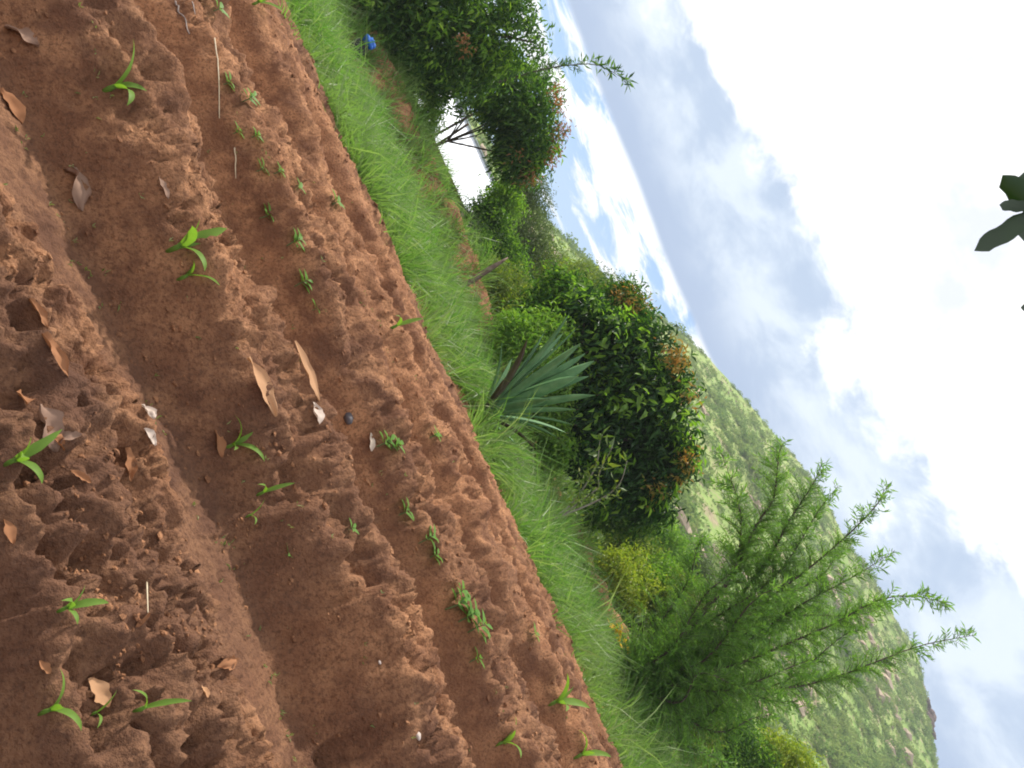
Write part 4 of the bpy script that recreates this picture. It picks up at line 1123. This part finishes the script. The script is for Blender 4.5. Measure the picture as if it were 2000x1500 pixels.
def weed_proto(kind):
    r = empty('weed', (0, 0, -50), 'x', 'weed', 'broad leaved weeds on the field')
    npair = [2, 3, 4][kind]
    hh = [0.22, 0.38, 0.55][kind]
    obj('stem', tubes_mesh('stem', [(curve_pts([(0, 0, -0.1), (0.03, 0.02, hh * 0.5), (0.0, 0.05, hh)], 6), np.linspace(0.03, 0.015, 6), 5)]), M_STEMG, r)
    for k in range(npair):
        z = hh * (0.35 + 0.65 * (k + 1) / npair)
        for s_ in (0, 1):
            an = k * 1.45 + s_ * PI + rng.normal() * 0.2
            d = np.array([[math.cos(an), math.sin(an), 0.35 + 0.2 * rng.random()]])
            ln = 0.62 * (1 - 0.12 * k) * (0.85 + 0.3 * rng.random())
            v, f = leaf_verts(np.array([[0.015 * math.cos(an), 0.04 + 0.015 * math.sin(an), z]]), d, np.array([[0, 0, 1.0]]), np.array([ln]), np.array([ln * 0.48]), 0.12, 0.22)
            obj('leaf', make_mesh('leaf', v, f, True), M_WEED, r)
    return r


maize = [maize_proto(k) for k in range(4)]
weeds = [weed_proto(k) for k in range(3)]
used = set()


def plant(protos, kind, px, py, size_px, rz, label):
    p = on_soil(px, py); dist = math.sqrt(p[0] ** 2 + p[1] ** 2 + (CAMH - p[2]) ** 2)
    sc = size_px * dist / FPX
    key = (id(protos), kind)
    if key not in used:
        o = protos[kind]; used.add(key)
        o.location = tuple(p); o.rotation_euler = (0, 0, rz); o.scale = (sc,) * 3; o['label'] = label
    else:
        o = copy_tree(protos[kind], p, (0, 0, rz), sc, label)
    return o


MZ_ = [  # kind, base px, size, rz, label
    (0, 205, 178, 88, 2.9, 'maize seedling alone on the ridge at upper left, one leaf drooping'),
    (3, 335, 488, 98, 2.2, 'largest bright maize seedling with broad leaves, left of the long dry leaves'),
    (0, 350, 545, 70, -0.4, 'maize seedling with one long curved leaf just right of the largest seedling'),
    (1, 440, 875, 72, 0.2, 'maize seedling with two arching leaves under the big curled dry leaf'),
    (2, 505, 965, 62, 0.8, 'small maize seedling right of the one under the big curled dry leaf'),
    (1, 118, 1192, 70, 1.1, 'drooping maize seedling on the near ridge above the single leaf pair'),
    (1, 78, 1395, 72, 3.0, 'dark green seedling nearest the bottom left corner'),
    (2, 262, 1390, 75, 0.3, 'two leaved seedling with one pale round leaf at the bottom edge'),
    (2, 180, 1395, 45, 1.9, 'thin seedling beside the upright pale dry leaf'),
    (2, 765, 640, 62, 0.9, 'slender maize seedling on the last ridge before the sisal'),
    (3, 1075, 1375, 70, 0.8, 'leafy maize seedling on the far ridge at lower right'),
    (0, 1125, 1478, 62, 0.2, 'maize seedling at the right end of the last ridge by the grass'),
    (3, 15, 905, 85, 2.4, 'seedling with an upright blade among the dry litter at the near edge'),
    (3, 495, 8, 45, 1.0, 'maize seedling cut by the upper left edge of the photo'),
    (1, 970, 1455, 58, 2.0, 'dark leaved seedling in the furrow at the lower right'),
    (2, 480, 1010, 40, 2.0, 'tiny maize seedling furthest along the smooth furrow edge'),
]
for (k, px, py, s_, rz, lab) in MZ_: plant(maize, k, px, py, s_, rz, lab)
WD_ = [
    (1, 435, 165, 34, 0.3, 'small weed beside the upper end of the straw'), (2, 470, 200, 38, 1.0, 'pale tipped weed right of the straw'), (1, 455, 262, 34, 2.0, 'weed just below the lower end of the straw'),
    (1, 490, 270, 34, 2.6, 'weed with narrow leaves in the gully below the straw'), (1, 500, 335, 34, 0.7, 'left one of the two close weeds on the upper ridge'), (1, 535, 340, 32, 1.9, 'right one of the two close weeds on the upper ridge'),
    (0, 650, 398, 34, 0.9, 'lone weed near the far edge above the sisal'), (1, 510, 425, 40, 0.2, 'pale weed in the furrow left of the weed pair'), (2, 560, 480, 44, 2.2, 'tall weed in the furrow above the dry leaves'),
    (2, 575, 560, 44, 3.0, 'dark weed standing above the long dry leaf'), (0, 612, 605, 30, 1.0, 'small weed right above the teal scrap'), (2, 735, 872, 52, 0.5, 'bushy weed beside the upright pale dry leaf and dark stone'),
    (1, 765, 875, 44, 2.1, 'weed right of the bushy weed near the dark stone'), (1, 840, 855, 38, 1.4, 'weed on the ridge between the dark stone and the sisal'), (1, 780, 1005, 46, 0.4, 'bright weed in the dark hollow of the furrow'),
    (2, 820, 1060, 52, 1.2, 'weed clump in the middle of the weedy furrow'), (1, 840, 1090, 40, 2.7, 'weed at the right side of the middle clump'), (2, 870, 1190, 62, 0.2, 'large weed at the left end of the big weed patch'),
    (2, 895, 1215, 62, 1.4, 'largest weed in the centre of the big weed patch'), (2, 915, 1235, 58, 2.5, 'weed at the right end of the big weed patch'), (1, 890, 1160, 42, 0.8, 'upright weed behind the big weed patch'),
    (1, 920, 1292, 44, 1.7, 'weed in the furrow just beyond the big weed patch'), (0, 680, 1035, 28, 0.4, 'tiny weed on the ridge left of the weedy furrow'), (0, 580, 370, 28, 2.1, 'tiny weed on the ridge below the weed pair'),
    (0, 555, 1085, 26, 0.2, 'tiny weed on the smooth furrow side'), (0, 1040, 1240, 30, 2.4, 'tiny weed on the far ridge above the large weeds'), (0, 420, 20, 34, 1.0, 'weed among the twigs at the upper left'),
]
for (k, px, py, s_, rz, lab) in WD_: plant(weeds, k, px, py, s_ * 1.05, rz, lab)

# fine sprouts too small to count
NSP = 900
sy_ = 1.8 + 6.6 * rng.random(NSP * 4); sx_ = (rng.random(NSP * 4) - 0.5) * 2 * (0.5 + 0.72 * sy_)
dsp, ksp = furrow(sx_, sy_)
k = (np.abs(np.abs(dsp) - 0.22) < 0.12) & (fbm(sx_ * 1.2, sy_ * 1.2, 19, 3) > 0.50)
sx_, sy_ = sx_[k][:NSP], sy_[k][:NSP]; n = len(sx_)
sz_ = soil_h(sx_, sy_)
P_ = np.repeat(np.stack([sx_, sy_, sz_ + 0.002], -1), 3, 0) + rng.normal(size=(n * 3, 3)) * 0.006 * np.array([1, 1, 0])
A_ = nrm(rng.normal(size=(n * 3, 3)) * 0.6 + np.array([0, 0, 0.7]))
v, f = leaf_verts(P_, A_, rand_unit(n * 3), 0.010 + 0.016 * rng.random(n * 3), 0.006, rich=False)
M_SPROUT = leafmat('sprout', [(0.13, 0.19, 0.05), (0.24, 0.27, 0.11), (0.33, 0.30, 0.16)], 0.3, 0.5)
tag(obj('sprouts', make_mesh('sprouts', v, f), M_SPROUT), 'tiny sprouts and bits of straw along the furrow sides', None, None, 'stuff')


# ------------------------------------------------------------------ dry leaves, straw, sticks and stones on the soil
def dry_leaf_mesh(length, width, curl, twist, wav, seed):
    n_, m_ = 16, 7
    uu = np.linspace(0, 1, n_); ss = np.linspace(-1, 1, m_)
    wv = width * 0.5 * np.sin(PI * np.clip(uu * 0.96 + 0.03, 0, 1)) ** 0.75
    Vt = []
    for i in range(n_):
        for s_ in ss:
            jag = 1 + 0.55 * (float(vn(uu[i] * 7 + seed * 3.1, 2.0 if s_ > 0 else 9.0, seed)) - 0.5) * abs(s_)
            x_ = (uu[i] - 0.5) * length
            an = curl * s_
            y_ = jag * wv[i] * (math.sin(an) / max(curl, 1e-3)); z_ = wv[i] * ((1 - math.cos(an)) / max(curl, 1e-3))
            z_ += wav * length * (float(vn(uu[i] * 4 + seed, s_ * 1.5, seed)) - 0.5)
            z_ += 0.10 * length * math.sin(uu[i] * PI) * wav * 3
            tw_ = twist * (uu[i] - 0.5)
            Vt.append((x_, y_ * math.cos(tw_) - z_ * math.sin(tw_), y_ * math.sin(tw_) + z_ * math.cos(tw_)))
    Vt = np.array(Vt)
    Vt[:, 2] -= np.percentile(Vt[:, 2], 15)
    idx = np.arange(n_ * m_).reshape(n_, m_)
    q = np.stack([idx[:-1, :-1], idx[:-1, 1:], idx[1:, 1:], idx[1:, :-1]], -1).reshape(-1, 4)
    return Vt, q


DL = [  # two end points in the photo, width ratio, curl, twist, wave, material, label
    ((478, 705), (528, 815), 0.30, 1.0, 0.8, 0.10, M_DEAD, 'big curled tan dry leaf with a hooked tip, on the ridge'),
    ((563, 675), (612, 790), 0.20, 0.7, 0.3, 0.05, M_DEAD, 'long narrow tan dry leaf next to the teal scrap'),
    ((600, 790), (615, 830), 0.50, 1.0, 0.4, 0.16, M_DEADW, 'short pale dry leaf at the lower end of the long narrow one'),
    ((263, 795), (292, 825), 0.45, 0.9, 0.9, 0.25, M_DEADW, 'whitish two lobed dry leaf left of the curled tan leaf'),
    ((280, 838), (302, 872), 0.35, 0.8, 0.2, 0.08, M_DEADW, 'small whitish leaf scrap just below the two lobed leaf'),
    ((125, 340), (150, 410), 0.55, 1.3, 1.4, 0.28, M_DEADG, 'crumpled grey brown dry leaf on the near left ridge'),
    ((5, 185), (35, 232), 0.50, 0.8, 0.5, 0.15, M_DEADB, 'brown dry leaf cut by the left edge of the photo'),
    ((10, 62), (60, 85), 0.55, 0.8, 0.5, 0.15, M_DEADG, 'pale clay coloured dry leaf in the upper left corner'),
    ((42, 598), (72, 645), 0.35, 1.1, 0.6, 0.12, M_DEADB, 'brown dry leaf standing over a dark hole at the near edge'),
    ((75, 665), (115, 735), 0.30, 0.9, 0.6, 0.15, M_DEADB, 'thin brown dry leaf along the edge of the smooth hollow'),
    ((85, 795), (110, 875), 0.60, 1.2, 0.9, 0.22, M_DEADG, 'large grey crumpled dry leaf among the near litter'),
    ((2, 775), (25, 815), 0.60, 0.9, 0.6, 0.15, M_DEADB, 'tan dry leaf cut by the left edge near the grey crumpled leaf'),
    ((410, 845), (425, 895), 0.45, 0.9, 0.4, 0.10, M_DEADB, 'upright brown dry leaf beside the two arching maize leaves'),
    ((240, 880), (252, 940), 0.40, 1.2, 0.6, 0.15, M_DEADB, 'brown curled dry leaf below the whitish scrap'),
    ((125, 930), (158, 948), 0.40, 0.8, 0.4, 0.12, M_DEADB, 'orange brown dry leaf below the grey crumpled leaf'),
    ((262, 1225), (283, 1202), 0.35, 0.9, 0.4, 0.10, M_DEADB, 'small light brown leaf tip in the dark near hollow'),
    ((158, 1338), (188, 1385), 0.55, 0.7, 0.3, 0.12, M_DEAD, 'upright pale tan dry leaf next to the thin seedling'),
    ((405, 1310), (445, 1298), 0.40, 0.9, 0.4, 0.18, M_DEADB, 'ochre dry leaf arched over a hole at lower left'),
    ((393, 1340), (402, 1365), 0.40, 0.9, 0.4, 0.10, M_DEAD, 'small tan leaf end by the dark hole at lower left'),
    ((712, 850), (718, 885), 0.45, 0.8, 0.3, 0.10, M_DEADW, 'pale dry leaf standing by the bushy weed'),
    ((297, 355), (315, 392), 0.35, 0.7, 0.3, 0.08, M_DEADG, 'narrow grey dry leaf on the left ridge above the largest seedling'),
    ((60, 1300), (72, 1325), 0.50, 0.8, 0.3, 0.12, M_DEADB, 'small orange brown leaf near the bottom left seedling'),
    ((5, 1020), (20, 1060), 0.50, 0.9, 0.5, 0.15, M_DEADB, 'brown leaf scrap on the left edge below the dry litter'),
    ((55, 870), (85, 900), 0.5, 0.9, 0.5, 0.15, M_DEADB, 'brown dry leaf under the seedling with the upright blade'),
    ((108, 855), (150, 850), 0.4, 0.9, 0.5, 0.15, M_DEADG, 'thin grey leaf lying across the large crumpled leaf'),
]
for j, (a, b_, wr, cu_, tw_, wv_, mt, lab) in enumerate(DL):
    A = on_soil(*a); B = on_soil(*b_)
    c = on_soil((a[0] + b_[0]) / 2, (a[1] + b_[1]) / 2); yn = min(A[1], B[1])
    if c[1] > 1.08 * yn: c = at_y((a[0] + b_[0]) / 2, (a[1] + b_[1]) / 2, yn * 1.01)
    if max(A[1], B[1]) > 1.12 * yn:
        A, B = at_y(a[0], a[1], yn), at_y(b_[0], b_[1], yn * 1.02)
        A[2] = float(soil_h(A[0], A[1])); B[2] = float(soil_h(B[0], B[1]))
    if np.linalg.norm(B - A) > 2.2 * math.hypot(a[0] - b_[0], a[1] - b_[1]) * np.linalg.norm(c) / FPX: B = A + (B - A) * 0.5
    dist = math.sqrt(c[0] ** 2 + c[1] ** 2 + (CAMH - c[2]) ** 2)
    L = max(math.hypot(a[0] - b_[0], a[1] - b_[1]) * dist / FPX, 0.03)
    Ld = np.linalg.norm(B - A); L = min(max(L, Ld), L * 1.5)
    V, q = dry_leaf_mesh(L, max(L * wr, 0.012), cu_, tw_, wv_, j + 1)
    d = nrm(B - A); s_ = nrm(np.cross(np.array([0, 0, 1.0]), d)); n_ = np.cross(d, s_)
    # tilt the blade a little towards the viewer
    til = 0.35; s2_ = s_ * math.cos(til) + n_ * math.sin(til) * (1 if s_[1] > 0 else -1); n2_v = np.cross(d, s2_)
    V = V[:, :1] * d + V[:, 1:2] * s2_ + V[:, 2:] * n2_v
    zz = soil_h(V[:, 0] + c[0], V[:, 1] + c[1])
    lift_ = np.percentile(zz - (V[:, 2]), 93)
    o = obj('dry_leaf', make_mesh('dry_leaf', V, q, True), mt, None, (c[0], c[1], lift_ + 0.002))
    tag(o, lab, 'dry leaf', 'dry leaves on the soil')


def stick(name, pts_px, r, mat, label, cat, lift_=0.01):
    P3 = np.array([on_soil(*p) for p in pts_px]); P3[:, 2] += lift_
    cc = curve_pts(P3, 14) if len(P3) > 2 else np.linspace(P3[0], P3[1], 8)
    zz = soil_h(cc[:, 0], cc[:, 1])
    cc[:, 2] = np.maximum(cc[:, 2], zz + r * 0.6)
    o = obj(name, tubes_mesh(name, [(cc - cc[0], np.linspace(r, r * 0.6, len(cc)), 6)]), mat, None, cc[0])
    return tag(o, label, cat)


stick('straw', [(412, 78), (416, 150), (420, 235)], 0.0042, M_STRAW, 'long pale straw lying across the upper furrow', 'straw', 0.02)
stick('twig', [(336, 5), (345, 25), (366, 68)], 0.006, M_TWIG, 'forked grey twig lying at the upper left edge', 'twig')
stick('twig', [(372, 5), (378, 30)], 0.004, M_TWIG, 'thin short twig right of the forked grey twig', 'twig')
stick('straw', [(281, 1140), (281, 1200)], 0.0018, M_STRAW, 'fine dark straw beside the light brown leaf tip', 'straw', 0.004)
stick('straw', [(455, 290), (457, 350)], 0.004, M_STRAW, 'pale straw bit below the long straw', 'straw', 0.006)
p = on_soil(677, 818); rock('stone', 'dark grey oval stone right of the long narrow dry leaf', p, 0.055, 0.03, 0.026, M_DARKSTONE, rz=-0.9)
p = on_soil(815, 1438); rock('stone', 'small white pebble in the smooth furrow at lower right', p, 0.018, 0.014, 0.008, M_QUARTZ)
p = on_soil(738, 1295); rock('stone', 'tiny pale pebble on the ridge by the smooth furrow', p, 0.009, 0.007, 0.005, M_QUARTZ)
A = on_soil(590, 700)
V, q = dry_leaf_mesh(0.05, 0.022, 0.5, 0.3, 0.1, 77)
o = obj('plastic_scrap', make_mesh('plastic_scrap', V, q, True), M_TEAL, None, (A[0], A[1], A[2] + 0.004)); o.rotation_euler = (0.5, -0.2, -1.1)
tag(o, 'small teal plastic scrap beside the long narrow dry leaf', 'scrap')

# ------------------------------------------------------------------ tree whose leaves hang into the top of the view
tb = np.array([2.6, -1.6, 0.0]); tb[2] = float(soil_h(tb[0], tb[1]))
ot = empty('overhanging_tree', tb, 'dark leaves hanging into view at the right edge from a tree beside the viewer', 'tree')
tw_end = at_y(2035, 400, 2.35)
ctrl = [tb - tb - np.array([0, 0, .2]), np.array([-0.1, 0.1, 1.6]), np.array([-0.5, 0.8, 2.8]), np.array([-1.3, 2.2, 3.3]), tw_end - tb + np.array([0.1, 0.1, 0.5])]
obj('trunk', tubes_mesh('trunk', [(curve_pts(ctrl[:3], 10), np.linspace(0.11, 0.06, 10), 10)]), M_BARK, ot)
obj('branch', tubes_mesh('branch', [(curve_pts(ctrl[2:], 10), np.linspace(0.055, 0.012, 10), 8)]), M_BARK, ot)
e0 = ctrl[-1]
t1 = tw_end - tb
obj('twig', tubes_mesh('twig', [(curve_pts([e0, (e0 + t1) / 2 + np.array([0.03, 0, 0]), t1], 6), np.linspace(0.010, 0.005, 6), 6)]), M_BARK, ot)


def strap_leaf(b, tp, width, seed, waves=0.1):
    n_ = 14; uu = np.linspace(0, 1, n_); d = tp - b
    ax_ = nrm(d); view = nrm((b + tp) / 2 + tb - np.array([0, 0, CAMH])); side = nrm(np.cross(ax_, view)); up = np.cross(side, ax_)
    c = b + d * uu[:, None] + up * (0.04 * np.linalg.norm(d) * np.sin(uu * PI))[:, None]
    wv = width * 0.5 * np.interp(uu, [0, .1, .4, .7, .85, 1], [.2, .6, 1, .95, .8, .02])
    wob = 1 + waves * np.sin(uu * 19 + seed)
    V = np.stack([c - side * (wv * wob)[:, None] + up * wv[:, None] * .3, c, c + side * (wv * (2 - wob))[:, None] + up * wv[:, None] * .3], 1).reshape(-1, 3)
    idx = np.arange(n_ * 3).reshape(n_, 3)
    return V, np.stack([idx[:-1, :-1], idx[:-1, 1:], idx[1:, 1:], idx[1:, :-1]], -1).reshape(-1, 4)


M_OVER = leafmat('overhanging_leaf', [(0.012, 0.032, 0.010), (0.020, 0.050, 0.014)], 0.15, 0.45)
for j, (b2, t2, wpx, yb) in enumerate([((2060, 395), (1903, 490), 30, 2.35), ((2040, 430), (1958, 342), 32, 2.35), ((2030, 405), (1952, 400), 18, 2.35), ((2060, 600), (1993, 601), 14, 2.4), ((2050, 380), (1985, 350), 40, 2.5),
                                        ((2140, 420), (2060, 560), 45, 2.3), ((2120, 380), (2100, 250), 45, 2.4), ((2160, 450), (2230, 560), 45, 2.5), ((2080, 420), (1985, 455), 40, 2.45)]):
    V, q = strap_leaf(at_y(*b2, yb) - tb, at_y(*t2, yb - 0.05) - tb, px2m(wpx, yb * 1.2), j)
    obj('leaf', make_mesh('leaf', V, q, True), M_OVER, ot)

# ------------------------------------------------------------------ thin haze in the air
v, f = box((-1250, -450, -9), (1250, 960, 110))
m_hz, t = newmat('haze')
pv = t.new('ShaderNodeVolumePrincipled'); pv.inputs['Color'].default_value = (0.93, 0.96, 1.0, 1); pv.inputs['Density'].default_value = 0.0006
o = t.new('ShaderNodeOutputMaterial'); t.l.new(pv.outputs[0], o.inputs['Volume'])
tag(obj('haze', make_mesh('haze', v, f), m_hz), 'thin bright haze in the air', None, None, 'stuff')
